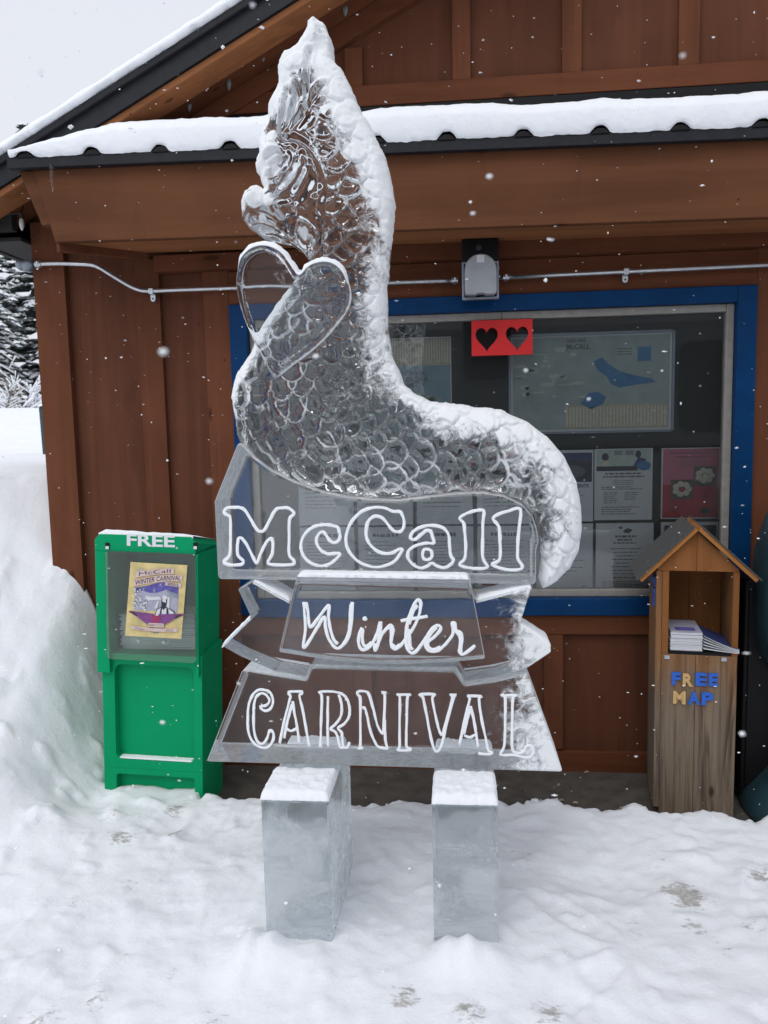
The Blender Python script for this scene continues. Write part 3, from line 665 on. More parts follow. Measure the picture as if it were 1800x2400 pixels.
# red card with two heart cut-outs hanging in the window
def heart_poly(cx, cz, w_, h_, n=40, skew=0):
    pts = []
    for i in range(n):
        t = 2*pi*i/n; x = 16*sin(t)**3; z = 13*cos(t)-5*cos(2*t)-2*cos(3*t)-cos(4*t)
        pts.append((cx+x/32*w_+skew*(z+2)/30, cz+(z+2.5)/29*h_))
    return pts
def plate_hole(mb, outer, inner, y0, y1, mi=0):
    """plate between two closed outlines of equal point count"""
    n = len(outer); vs = [(x, y0, z) for x, z in outer]+[(x, y0, z) for x, z in inner]+[(x, y1, z) for x, z in outer]+[(x, y1, z) for x, z in inner]
    fs = []
    for i in range(n):
        j = (i+1) % n; fs += [(i, j, n+j, n+i), (2*n+i, 3*n+i, 3*n+j, 2*n+j), (n+i, n+j, 3*n+j, 3*n+i), (j, i, 2*n+i, 2*n+j)]
    mb.add(vs, fs, mi)
def rect_around(poly, x0, x1, z0, z1):
    """points on a rectangle's rim facing those of poly; the four nearest are moved into the corners"""
    cx = sum(p[0] for p in poly)/len(poly); cz = sum(p[1] for p in poly)/len(poly); out = []
    for x, z in poly:
        dx, dz = x-cx, z-cz; k = min([(x1-cx)/dx if dx > 1e-9 else 1e9, (x0-cx)/dx if dx < -1e-9 else 1e9, (z1-cz)/dz if dz > 1e-9 else 1e9, (z0-cz)/dz if dz < -1e-9 else 1e9])
        out.append((cx+dx*k, cz+dz*k))
    for c in ((x0, z0), (x1, z0), (x1, z1), (x0, z1)):
        i = min(range(len(out)), key=lambda i: (out[i][0]-c[0])**2+(out[i][1]-c[1])**2); out[i] = c
    return out
HY = 3.287
hx0, hz1 = xz(1105, 752, HY); hx1, _ = xz(1248, 745, HY); hz0 = xz(1249, 830, HY)[1]
card = MB(); mid = (hx0+hx1)/2
for a, b_ in ((hx0, mid), (mid, hx1)):
    hp = heart_poly((a+b_)/2, (hz0+hz1)/2-.008, (b_-a)*.74, (hz1-hz0)*.70, 40)
    plate_hole(card, rect_around(hp, a, b_, hz0, hz1), hp, HY, HY+.010)
hc = card.build('heart_card', M['red'], None); tag(hc, 'red card with two heart-shaped cut-outs hanging inside the window', 'card')
MB().tube([(mid, HY+.004, hz1-.012), (mid, HY+.004, GZ1+.012)], .0012, 6).build('string', M['black'], hc)

# ------------------------------------------------------------------ conduit, wall lamp, string lights, icicle
CYY = 3.245; CZ = 2.118
cond = thing('conduit', (-.3, CYY, CZ), 'galvanised steel conduit running along the wall under the porch roof', 'conduit')
a0 = at(225, 620, CYY); a1 = at(330, 622, CYY); k1 = at(352, 628, CYY); k2 = at(425, 672, CYY); k3 = at(455, 680, CYY)
lampL = at(1080, 657, CYY); lampR = at(1170, 651, CYY)
path = [(-1.80, CYY, 2.262)]+[(p[0], CYY, p[2]) for p in (at(120, 618, CYY), at(200, 622, CYY))]
path = [(at(85, 619, CYY)[0], CYY, at(85, 619, CYY)[2])]+[tuple(at(u, v, CYY)) for u, v in ((130, 618), (175, 619), (212, 621), (232, 627), (262, 645), (300, 668), (322, 678), (345, 682))]+[tuple(at(u, 682-(u-345)*.034, CYY)) for u in (420, 560, 700, 900, 1060)]
MB().tube(smooth_path(path, 4), .0092, 12).build('pipe', M['steel'], cond, smooth=True)
MB().tube([tuple(at(1170, 651, CYY)), tuple(at(1800, 621, CYY)), tuple(at(2400, 592, CYY))], .0092, 12).build('pipe', M['steel'], cond, smooth=True)
e = MB(); p0 = at(48, 621, CYY); e.tube([tuple(at(78, 620, CYY)), tuple(at(62, 621, CYY)), tuple(p0)], .020, 12); e.blob(tuple(p0), .020, .024, .023, 12); e.tube([tuple(p0), (p0[0]+.01, CYY+.06, p0[2]-.004)], .019, 10)
e.build('elbow_fitting', M['zinc'], cond, smooth=True)
def connector(u, v):
    a, b_ = at(u-7, v, CYY), at(u+7, v, CYY); q = MB().tube([tuple(a), tuple(b_)], .0135, 8); q.tube([tuple(at(u-2, v, CYY)), tuple(at(u+2, v, CYY))], .0165, 6); q.build('connector', M['steel'], cond)
connector(90, 619); connector(1066, 657); connector(1186, 650)
for u, v in ((355, 683), (1467, 637), (700, 671)):
    p_ = at(u, v, CYY); q = MB(); q.box(p_[0]-.010, p_[0]+.010, CYY-.0115, CYY+.035, p_[2]-.012, p_[2]+.0118)
    q.prism([(p_[0]-.011, p_[2]-.012), (p_[0]+.011, p_[2]-.012)]+[(p_[0]+.011*cos(t), p_[2]-.030+.011*sin(t)) for t in np.linspace(0, -pi, 8)], CYY+.012, CYY+.03)
    c_ = q.build('clamp', M['steel'], cond, bevel=.0015); MB().blob((p_[0], CYY+.011, p_[2]-.028), .004, .003, .004, 8).build('screw', M['inkdark'], c_)
lx0, lx1, lz0, lz1 = .028, .174, 2.016, 2.262
lamp = thing('wall_lamp', ((lx0+lx1)/2, 3.235, lz0), 'black wall lamp with square frosted lens above the window', 'lamp')
q = MB(); q.box(lx0, lx1, 3.16, 3.2345, 2.165, lz1-.012); q.box(lx0+.004, lx1-.004, 3.19, 3.2345, lz0+.004, 2.1645); q.build('housing', M['black'], lamp, bevel=.006)
q = MB(); cx = (lx0+lx1)/2
arch = [(lx0+.010, lz0+.02), (lx0+.018, lz0+.012), (cx-.02, lz0+.012), (cx-.012, lz0+.017), (cx+.012, lz0+.017), (cx+.02, lz0+.012), (lx1-.018, lz0+.012), (lx1-.010, lz0+.02)]
arch += [(cx+.063*cos(t), 2.118+.066*sin(t)**.9) for t in np.linspace(0, pi, 18)]
q.prism(arch, 3.125, 3.188); lens = q.build('lens', M['lens'], lamp, bevel=.012, seg=3)
rim = MB(); xs_ = [(lx0, lz0), (lx1, lz0), (lx1, 2.163), (lx0, 2.163)]; inn = [(lx0+.009, lz0+.009), (lx1-.009, lz0+.009), (lx1-.009, 2.154), (lx0+.009, 2.154)]
plate_hole(rim, xs_, inn, 3.165, 3.189); rim.build('lens_rim', M['zinc'], lamp, bevel=.002)
MB().box(cx-.015, cx+.015, 3.1225, 3.125, 2.150, 2.178).build('sticker', M['paper'], lamp)
MB().blob((cx-.005, 3.159, 2.215), .012, .004, .012, 10).build('photocell', M['inkdark'], lamp, smooth=True)

bulbs = [(443, 240), (536, 190), (616, 122), (714, 70), (809, 15)]
sl = thing('string_lights', tuple(at(536, 160, 3.2)), 'unlit string of large Christmas bulbs hanging along the gable eave', 'string lights')
bp = [at(u, v-16, 3.2) for u, v in bulbs]
bp = [at(330, 262, 3.2)]+bp+[at(900, -40, 3.2)]
wp = []
for a, b_ in zip(bp[:-1], bp[1:]):
    for k in range(6):
        t = k/6; q = a*(1-t)+b_*t; wp.append((q[0], q[1], q[2]+.022-.035*sin(pi*t)*.5))
MB().tube(wp, .0032, 6).build('wire', M['wirejacket'], sl, smooth=True)
M['bulbs'] = plain('dull_grey_green_bulb', (.13, .15, .14), .25, var=.3); M['bulbw'] = plain('milky_white_bulb', (.55, .54, .48), .3, var=.1)
def bulb(p_, parent, mat):
    x, y, z = p_; q = MB(); n = 10; pr = [(.006, .0), (.0095, -.012), (.0105, -.022), (.009, -.034), (.005, -.044), (.0008, -.050)]
    vs_ = [(x+r*cos(2*pi*k/n), y+r*sin(2*pi*k/n), z+h) for r, h in pr for k in range(n)]
    q.add(vs_, [(i*n+k, i*n+(k+1) % n, (i+1)*n+(k+1) % n, (i+1)*n+k) for i in range(5) for k in range(n)]); bo = q.build('bulb', mat, parent, smooth=True)
    MB().tube([(x, y, z+.018), (x, y, z-.002)], .0085, 8).build('socket', M['wirejacket'], bo)
for u, v in bulbs:
    p_ = at(u, v-8, 3.2); bulb((p_[0], 3.2, p_[2]), sl, M['bulbs'])
sl2 = thing('string_lights', tuple(at(50, 500, 3.15)), 'single milky white bulb hanging under the eave left of the corner post', 'string lights')
p_ = at(50, 512, 3.15); bulb((p_[0], 3.15, p_[2]), sl2, M['bulbw']); q = [at(-60, 508, 3.15), at(0, 505, 3.15), at(48, 500, 3.15), at(62, 470, 3.2)]
MB().tube([tuple(a) for a in q], .0025, 6).build('wire', M['wirejacket'], sl2)
p_ = at(119, 385, 2.912); ip = [(p_[0]+.001*sin(k), 2.912, p_[2]-.10*k/8) for k in range(9)]
tag(MB().tube(ip, .006, 8, taper=lambda t: (1-t)**.55+.12).build('icicle', M['ice'], None, smooth=True), 'thin icicle hanging from the left end of the porch roof edge', 'icicle')

# ------------------------------------------------------------------ green newspaper box
NY = 2.80
nx0, nx1 = -1.412, -1.012
LEAN = rad(2.4); NB0 = (-1.19, 0.0)
def nxz(u, v, Y):
    x, z = xz(u, v, Y); x -= NB0[0]; return (NB0[0]+x*cos(LEAN)-z*sin(LEAN), x*sin(LEAN)+z*cos(LEAN))
np_box = thing('newspaper_box', (-1.19, 3.0, 0), 'green plastic newspaper box marked FREE against the brown wall', 'newspaper box')
np_box.rotation_euler = (0, LEAN, 0)
def rrect(x0, x1, z0, z1, r, n=12):
    out = []
    for cx_, cz_, a in ((x1-r, z1-r, 0), (x0+r, z1-r, pi/2), (x0+r, z0+r, pi), (x1-r, z0+r, 3*pi/2)):
        out += [(cx_+r*cos(a+pi/2*k/n), cz_+r*sin(a+pi/2*k/n)) for k in range(n+1)]
    return out
b1 = MB(); bz1 = .66
rx0, rz1 = nxz(268, 1556, NY); rx1, rz0 = nxz(456, 1790, NY)
hole = rrect(rx0, rx1, rz0, rz1, .03, 10)
plate_hole(b1, rect_around(hole, nx0, nx1, rz0-.035, bz1), hole, NY, NY+.036)
hole2 = rrect(rx0+.0, rx1, .055, rz0-.060, .012, 10)
plate_hole(b1, rect_around(hole2, nx0, nx1, -.01, rz0-.0352), hole2, NY+.0005, NY+.036)
b1.box(nx0+.0005, nx1-.0005, NY+.0365, 3.06, -.01, bz1)
body = b1.build('body', M['green'], np_box, bevel=.006, seg=3)
lip = MB(); lip.box(rx0+.012, rx1-.012, NY+.004, NY+.036, rz0+.001, rz0+.008); lip.build('snow_cover', M['snow'], body, bevel=.003)
hd = MB(); hz0_, hz1_ = .585, 1.128; hx0_, hx1_ = nx0-.010, nx1-.016
ox0, oz1 = nxz(252, 1292, NY-.02); ox1, _ = nxz(464, 1292, NY-.02)
opening = rrect(ox0, ox1, hz0_-.0, oz1, .010, 10)
# hood: two cheeks, head rail, sides, sloping roof
hd.box(hx0_, ox0, NY-.02, NY+.05, hz0_, oz1); hd.box(ox1, hx1_, NY-.02, NY+.05, hz0_, oz1-.0005)
hp_ = [(hx0_, oz1+.0005), (hx1_, oz1+.0005), (hx1_, hz1_-.022), (hx1_-.018, hz1_), (hx0_+.018, hz1_), (hx0_, hz1_-.022)]; DROP = .052
hd.add([(x, NY-.0205, z) for x, z in hp_]+[(x, 3.075, z-(DROP if i > 1 else 0)) for i, (x, z) in enumerate(hp_)], [tuple(range(6)), tuple(range(11, 5, -1))]+[((i+1) % 6, i, 6+i, 6+(i+1) % 6) for i in range(6)])
hd.box(hx0_, hx0_+.028, NY+.0505, 3.07, hz0_, oz1); hd.box(hx1_-.028, hx1_, NY+.0505, 3.07, hz0_, oz1-.0005)
hood = hd.build('hood', M['green'], np_box, bevel=.011, seg=3)
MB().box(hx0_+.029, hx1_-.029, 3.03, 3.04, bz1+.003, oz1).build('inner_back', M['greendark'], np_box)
q = MB(); V = []; nX = 40
for i in range(nX+1):
    t = i/nX; x = hx0_+.012+(hx1_-hx0_-.024)*t; th = .010+.004*mnoise.noise(Vector((x*20, 1, 1)))
    th *= (1.5-.9*t); e_ = min(1, min(t, 1-t)*12)
    V += [(x, NY-.014, hz1_-.018+(.012*e_)), (x, NY-.010, hz1_+.002+th*e_), (x, 2.95, hz1_-.028+th*e_), (x, 3.07, hz1_-DROP+.002)]
q.add(V, [(i*4+k, (i+1)*4+k, (i+1)*4+k+1, i*4+k+1) for i in range(nX) for k in range(3)]); q.build('snow_cover', M['snow'], hood, smooth=True)
tx0, tz1 = nxz(297, 1251, NY-.022); tx1, tz0 = nxz(410, 1283, NY-.022)
q = MB(); put_text(q, 'FREE', tx0, tx1, tz0, tz1, NY-.0225, 0, .028); q.build('lettering', M['white_vinyl'], hood)
for u in (253, 459):
    p_ = (lambda t: (t[0], 0, t[1]))(nxz(u, 1279, NY-.018)); q = MB(); q.box(p_[0]-.009, p_[0]+.009, NY-.0225, NY-.0206, p_[2]-.012, p_[2]+.012, 0); q.box(p_[0]-.006, p_[0]+.006, NY-.026, NY-.0227, p_[2]-.012, p_[2]-.001, 1)
    q.build('hinge', [M['black'], M['white_vinyl']], hood)
px0, pz0 = nxz(251, 1544, NY-.03); px1, _ = nxz(460, 1544, NY-.03)
q = MB(); q.prism(rrect(px0, px1, pz0, oz1+.003, .016, 8), NY-.032, NY-.027); dw = q.build('door_window', M['acrylic'], np_box)
ru0 = nxz(312, 1495, NY-.0)[0]; ru1 = nxz(405, 1495, NY)[0]; rzz = nxz(350, 1502, NY-.025)[1]
MB().box(ru0, ru1, NY-.0265, NY-.0245, rzz-.014, rzz+.016).build('poster_clip', M['acrylic'], dw)
for u in (325, 384):
    p_ = (lambda t: (t[0], 0, t[1]))(nxz(u, 1502, NY-.033)); q = MB(); q.tube([(p_[0], NY-.036, rzz), (p_[0], NY-.0325, rzz)], .0055, 10, 0); q.tube([(p_[0], NY-.037, rzz), (p_[0], NY-.0361, rzz)], .002, 8, 1); q.build('rivet', [M['steel'], M['black']], dw)
# stack of papers inside
q = MB(); z = bz1+.004
for k in range(20):
    h_ = .007; j = random.uniform(-.004, .004); q.box(-1.33+j*2, -1.03+j, 2.86+random.uniform(0, .008), 3.02, z, z+h_-.001); z += h_
tag(q.build('newspaper_stack', M['paper'], None), 'stack of newsprint lying inside the green box behind the carnival poster', 'newspapers')
# the carnival poster in the door
fl = MB(); FY = NY-.036
def fxy(a, c): # a 0..1 left to right, c 0..1 bottom to top on the tilted sheet
    TL, TR, BR, BL = [np.array(xz(u, v, FY)) for u, v in ((306, 1317), (439.5, 1324.5), (425, 1497.5), (293, 1490))]
    q = TL*(1-a)*c+TR*a*c+BR*a*(1-c)+BL*(1-a)*(1-c); return (q[0], q[1])
def fpoly(pts, lay, mi): fl.sheet([fxy(a, c) for a, c in pts], FY-.0006*lay, mi)
fl.prism([fxy(0, 0), fxy(1, 0), fxy(1, 1), fxy(0, 1)], FY, FY+.001, 0)
def band(a0, a1, f0, h_, lay, mi, n=14): 
    A = np.linspace(a0, a1, n); fpoly([(a, f0(a)) for a in A]+[(a, f0(a)+h_) for a in A[::-1]], lay, mi)
def ftext(s_, a0, a1, f0, h_, lay, mi, bold=.02):
    v, f = text_mesh(s_, bold); lo, hi = v.min(0), v.max(0); q = (v-lo)/np.maximum(hi-lo, 1e-6); pts = []
    for x, y, _ in q:
        a = a0+x*(a1-a0); X, Z = fxy(a, f0(a)+y*h_); pts.append((X, FY-.0006*lay, Z))
    fl.add(pts, f, mi)
sky_ = [(.13,.66),(.30,.69),(.52,.745),(.70,.76),(.88,.70),(.88,.60),(.13,.60)]
fpoly(sky_, 1, 1)                                                     # violet night sky
fpoly([(.12,.60),(.25,.625),(.38,.60),(.52,.61),(.66,.655),(.76,.63),(.89,.60),(.89,.36),(.12,.36)], 2, 2)   # pale hills
fpoly([(.30,.56),(.42,.545),(.55,.56),(.60,.52),(.36,.50)], 3, 3)
fpoly([(.66,.655),(.72,.60),(.80,.56),(.88,.54),(.89,.60),(.76,.63)], 3, 8)
for k in range(34):                                                   # snowy trees on the left
    a = random.uniform(.11, .33); c_ = random.uniform(.37, .66 if a < .24 else .47); s_ = random.uniform(.012, .026)
    fpoly([(a+s_*1.15*cos(t), c_+.005+s_*.85*sin(t)) for t in np.linspace(0, 2*pi, 9)[:-1]], 4+.02*k, 7); fpoly([(a+s_*cos(t), c_+s_*.7*sin(t)) for t in np.linspace(0, 2*pi, 9)[:-1]], 4.01+.02*k, 3)
for a, c_ in ((.27,.645),(.46,.635),(.56,.72)):
    for k in range(7): t = k*.9; fpoly([(a-.004, c_), (a+.004, c_), (a+.055*cos(t), c_+.035*sin(t))], 5, 3)
for k in range(18): a, c_ = random.uniform(.2,.85), random.uniform(.645,.70); fpoly([(a, c_), (a+.006, c_), (a+.006, c_+.005), (a, c_+.005)], 4.9, 3)
# plain bearded traveller with a pack
P_ = [([(.50,.30),(.53,.385),(.60,.42),(.74,.415),(.84,.37),(.87,.30)], 7), ([(.515,.30),(.54,.38),(.60,.41),(.73,.405),(.83,.36),(.855,.30)], 3), ([(.585,.30),(.60,.41),(.625,.41),(.62,.30)], 7), ([(.71,.30),(.70,.405),(.735,.40),(.755,.30)], 7),
      ([(.60,.50),(.605,.56),(.66,.575),(.70,.54),(.70,.46),(.66,.38),(.61,.41)], 7), ([(.615,.50),(.62,.535),(.68,.53),(.685,.48),(.65,.49)], 3), ([(.605,.535),(.62,.575),(.66,.585),(.70,.565),(.705,.53)], 3), ([(.70,.44),(.71,.56),(.745,.56),(.75,.40)], 3), ([(.49,.40),(.53,.50),(.56,.50),(.54,.40)], 3)]
for k, (pp, mi) in enumerate(P_): fpoly(pp, 6+.15*k, mi)
for sgn in (-1, 1):                                                   # spread wings below
    for k in range(15):
        t = k/14; a = .53+sgn*(.06+.0*t); e_ = (.53+sgn*(.09+.40*(1-t)**.8), .335-.02*t-.16*t**1.4 if t > 0 else .335)
        base = (.53+sgn*.04, .305-.10*t); nrm = .013
        fpoly([(base[0], base[1]-nrm), (e_[0]-sgn*.02, e_[1]-nrm*.8), e_, (e_[0]-sgn*.03, e_[1]+nrm), (base[0], base[1]+nrm*1.4)], 8+.03*k, 5 if k % 2 else 1)
        if k < 6: fpoly([(e_[0]-sgn*.05, e_[1]-nrm*.5), (e_[0]+sgn*.012, e_[1]-nrm*.3), (e_[0]-sgn*.03, e_[1]+nrm)], 8.9, 7 if k > 1 else 5)
fpoly([(.44,.315),(.50,.30),(.56,.30),(.615,.315),(.60,.25),(.56,.19),(.49,.19),(.46,.25)], 9.2, 5)
for k in range(11):
    t = -1+2*k/10; fpoly([(.53+.10*t, .135), (.53+.13*t-.006, .055+.035*abs(t)), (.53+.14*t+.006, .055+.035*abs(t)), (.53+.115*t, .135)], 8.5, 7 if k % 2 else 1)
band(.10, .93, lambda a: .105-.02*sin((a-.1)*3.6), .045, 9.4, 6); band(.41, .68, lambda a: .145, .055, 9.6, 6)
ftext('READY TO FLY', .43, .66, lambda a: .158, .028, 9.8, 7, .0)
ftext('Winter', .17, .36, lambda a: .112-.02*sin((a-.1)*3.6), .028, 9.8, 7, .0); ftext('2022', .72, .86, lambda a: .112-.02*sin((a-.1)*3.6), .026, 9.8, 7, .0)
w1 = lambda a: .80+.075*sin((a-.12)*2.1)
band(.12, .78, w1, .075, 5.5, 6); ftext('McCall', .17, .72, lambda a: w1(a)+.014, .05, 5.8, 7, .0)
w2 = lambda a: .675+.105*sin((a-.07)*1.9)
band(.09, .935, w2, .085, 6.3, 6); ftext('WINTER CARNIVAL', .115, .91, lambda a: w2(a)+.010, .066, 6.6, 7, .012)
band(.645, .925, lambda a: .715-.05*(a-.64), .05, 6.8, 6); ftext('2022', .68, .88, lambda a: .722-.05*(a-.64), .035, 7.1, 7, .02)
fpoly(ell(.195, .895, .055, .035, 12), 5.2, 4)
tag(fl.build('carnival_poster', [M['parch'], M['violet'], M['lilac'], M['paper'], M['maptan'], M['plum'], M['rose'], M['inkdark'], M['zinc']], None), 'tan McCall Winter Carnival poster in the window of the green newspaper box', 'poster')

# ------------------------------------------------------------------ wooden map box
MY = 2.90; mx0, mx1 = .757, 1.047; mD = 3.16
mbx = thing('map_box', (.9, 3.03, 0), 'wooden post box with a gabled roof lettered FREE MAP', 'map box')
MROT = rad(-8.5); mbx.rotation_euler = (0, 0, MROT); mbx.location.x += .030
def with_box(o):
    p = Vector((.9, 3.03, 0)); o.rotation_euler = (0, 0, MROT); o.location = p+Vector((.030, 0, 0))-Matrix.Rotation(MROT, 3, 'Z') @ p; return o
q = MB(); q.box(mx0+.022, .9005, MY, MY+.022, .001, .640); q.box(.9015, mx1-.001, MY, MY+.022, .001, .640); q.build('front_panel', M['post'], mbx, bevel=.002)
q = MB(); q.box(mx0, mx0+.0215, MY+.001, mD, .03, .958); q.build('side_panel', M['post'], mbx, bevel=.002)
q = MB(); q.box(mx1-.0215, mx1+.0, MY+.0225, mD, .002, .958); q.build('side_panel', M['post'], mbx, bevel=.002)
q = MB(); q.box(mx1-.022, mx1, MY, MY+.022, .6405, .958); q.build('door_post', M['cedar'], mbx, bevel=.002)
q = MB(); q.box(mx0+.022, mx0+.046, MY, MY+.022, .6405, .958); q.build('door_post', M['cedar'], mbx, bevel=.002)
q = MB(); q.box(mx0+.022, .905, mD-.02, mD-.002, .60, .98); q.box(.906, mx1-.022, mD-.02, mD-.002, .60, .98); q.build('back_panel', M['cedar'], mbx, bevel=.001)
q = MB(); q.box(mx0+.022, mx1-.022, MY+.0225, mD-.0205, .60, .615); q.build('shelf', M['cedar'], mbx)
q = MB(); q.prism([(mx0+.004, .9585), (.8975, .9585), (.8975, 1.105), (.762, .968)], MY+.001, MY+.022); q.prism([(.8985, .9585), (mx1-.002, .9585), (mx1-.004, .968), (.8985, 1.105)], MY+.001, MY+.022); q.build('gable_board', M['cedar'], mbx, bevel=.001)
def slabp(p, q_, t, y0, y1):
    d = np.array(q_)-np.array(p); d = d/np.hypot(*d); n = np.array([-d[1], d[0]]); n = n if n[1] > 0 else -n
    return [tuple(p), tuple(q_), tuple(np.array(q_)+n*t), tuple(np.array(p)+n*t)]
apex = (.8975, 1.114)
for end in ((.704, .918), (1.096, .927)):
    q = MB(); q.prism(slabp(apex, end, .016, 0, 0), 2.872, 2.890); q.prism(slabp(apex, end, .016, 0, 0), 2.8905, 3.20)
    ro = q.build('roof', M['cedar_edge'], mbx, bevel=.001)
    p_ = slabp(apex, end, .0165, 0, 0); q = MB(); q.prism(slabp(p_[3], (p_[2][0]+(p_[2][0]-p_[3][0])*.03, p_[2][1]+(p_[2][1]-p_[3][1])*.03), .005, 0, 0), 2.866, 3.22); q.build('roofing', M['shingle'], ro)
# letters
LT = [('F', 1591, 1600, 'bluep', 1578), ('R', 1614, 1637, 'tanp', 1580), ('E', 1643, 1668, 'bluep', 1577), ('E', 1673, 1694, 'bluep', 1577), ('M', 1592, 1620, 'tanp', 1622), ('A', 1626, 1653, 'bluep', 1622), ('P', 1657, 1684, 'bluep', 1622)]
LT[0] = ('F', 1589, 1609, 'bluep', 1578)
for ch, u0, u1, mt_, v0 in LT:
    x0, z1 = xz(u0, v0, MY); x1, z0 = xz(u1, v0+30, MY); q = MB(); put_text(q, ch, x0, x1, z0, z1, MY-.007, 0, .045, thick=.0068); q.build('letter', M[mt_], mbx)
q = MB(); 
for i, (z_, h_) in enumerate(((.905, .035), (.862, .03), (.822, .035))): q.box(mx0-.004, mx0-.0005, 2.925+.01*i, 3.03-.012*i, z_-.012, z_-.012+h_)
q.build('side_lettering', M['bluep'], mbx)
for u in (1578, 1708):
    p_ = at(u, 1543, MY); MB().box(p_[0]-.009, p_[0]+.009, MY-.004, MY-.0002, p_[2]-.008, p_[2]+.006).build('bracket', M['steel'], mbx)
# maps on the shelf
q = MB(); z = .632
sx0, sx1 = xz(1565, 1500, MY)[0]+.004, xz(1640, 1500, MY)[0]
q2 = MB().box(mx0+.048, mx1-.024, MY+.0015, MY+.10, .640, .652).build('ledge', M['black'], mbx)
z = .6525
for k in range(22):
    j = random.uniform(-.002, .002); h_ = .0032; q.box(sx0+j, sx1+j, MY+.004+random.uniform(-.003, .003), MY+.2, z, z+h_-.0006, 0); z += h_
q.box(sx0, sx1, MY+.006, MY+.2, z, z+.002, 1); q.sheet([(sx0+.01, 0), (sx0+.07, 0), (sx0+.07, .1), (sx0+.01, .1)], 0, 1) if False else None
q.add([(sx0+.02, MY+.03, z+.0024), (sx1-.02, MY+.03, z+.0024), (sx1-.02, MY+.08, z+.0024), (sx0+.02, MY+.08, z+.0024)], [(0, 1, 2, 3)], 2)
tag(with_box(q.build('map_stack', [M['paper'], M['lilac'], M['violet']], None)), 'stack of folded white maps on the shelf of the wooden map box', 'maps')
q = MB(); bx0, bx1 = sx1+.004, mx1-.026; n = 9
for k in range(7):
    pts = []
    for i in range(n):
        t = i/(n-1); zt = .6535+.0026*k+(.058-.0019*k)*(1-t)**1.3*min(1, (k+1)/5); pts.append((bx0+(bx1-bx0)*t, zt))
    up = [(x, z_+.0018) for x, z_ in pts[::-1]]
    q.prism(pts+up, MY-.004+.002*(k % 2), MY+.17, 1 if k == 6 else 0)
tag(with_box(q.build('booklet', [M['paper'], M['navy']], None)), 'dark-covered booklet slumped beside the map stack in the wooden box', 'booklet')

# teal drop box at the right edge
tb = thing('drop_box', (1.42, 2.9, 0), 'dark teal metal drop box on a flared round foot, cut by the right edge', 'drop box')
def ring(mb, prof, cx_, cy_, n=28, sq=1.0):
    vs_ = []
    for r, z in prof:
        for k in range(n):
            a = 2*pi*k/n; c_, s_ = cos(a), sin(a); k_ = (abs(c_)**sq+abs(s_)**sq)**(-1/sq); vs_.append((cx_+r*c_*k_, cy_+r*.8*s_*k_, z))
    fs_ = [(i*n+k, i*n+(k+1) % n, (i+1)*n+(k+1) % n, (i+1)*n+k) for i in range(len(prof)-1) for k in range(n)]
    fs_ += [tuple(range(n-1, -1, -1)), tuple((len(prof)-1)*n+k for k in range(n))]; mb.add(vs_, fs_)
q = MB(); ring(q, [(.15, .50), (.225, .545), (.275, .62), (.292, .75), (.30, .90), (.296, 1.0), (.272, 1.10), (.245, 1.19), (.20, 1.25), (.10, 1.29), (.01, 1.30)], 1.425, 2.95, 32, 3.2); q.build('body', M['teal'], tb, smooth=True)
q = MB(); ring(q, [(.33, .002), (.335, .03), (.31, .075), (.27, .12), (.215, .19), (.175, .27), (.16, .36), (.15, .499)], 1.425, 2.95, 32, 2.4); q.build('foot', M['black'] if False else M['teal'], tb, smooth=True)

filler = thing('dark_filler', (1.42, 3.16, 0), 'added black box standing in for the dark area behind the teal drop box', 'dark_filler')  # black box added to darken the gap between map box and drop box
MB().box(1.10, 1.72, 3.03, 3.262, .03, .90).build('body', M['black'], filler, bevel=.01); MB().box(1.12, 1.70, 3.05, 3.25, .001, .0295).build('plinth', M['inkdark'], filler)
MB().box(1.115, 1.705, 3.022, 3.0295, .08, .86).build('door', M['black'], filler, bevel=.003)

# small things on the slab
q = MB(); 
for c_, r in (((-.0, 0, 0), .03), ((.012, .0, .03), .022), ((-.012, .004, .022), .019), ((.02, .005, .008), .022)): q.blob((c_[0]+at(1247, 1890, 2.86)[0], 2.86+c_[1], at(1247, 1895, 2.86)[2]+c_[2]-.012), r, r, r*.95, 10, 0, .12)
tag(q.build('snow_clump', M['snow'], None, smooth=True), 'small upright clump of snow at the edge of the bare slab', 'snow clump')
for u, v, ang in ((1310, 1842, .9), (1315, 1878, .1), (1348, 1884, -.25), (1458, 1896, .1), (1375, 1812, .3), (1582, 1922, -.15)):
    d = FW + RT*(u-900)/F_PX - UP*(v-1200)/F_PX; p_ = EYE+d*((.004-1.5)/d[2]); s_ = .013
    pts = [(-1, 0, .002), (-.4, .35, .008), (.5, .3, .010), (1, .02, .003), (.4, -.33, .006), (-.5, -.28, .004)]
    q = MB(); q.add([(p_[0]+s_*(a*cos(ang)-b_*sin(ang)), p_[1]+s_*(a*sin(ang)+b_*cos(ang)), p_[2]+c_) for a, b_, c_ in pts]+[(p_[0], p_[1], p_[2]+.0005)], [(0,1,2,3,4,5), (1,0,6), (2,1,6), (3,2,6), (4,3,6), (5,4,6), (0,5,6)])
    tag(q.build('dead_leaf', M['leaf'], None), 'pale dry leaf lying on the dark slab by the wall', 'leaf', 'dead leaves on the slab')

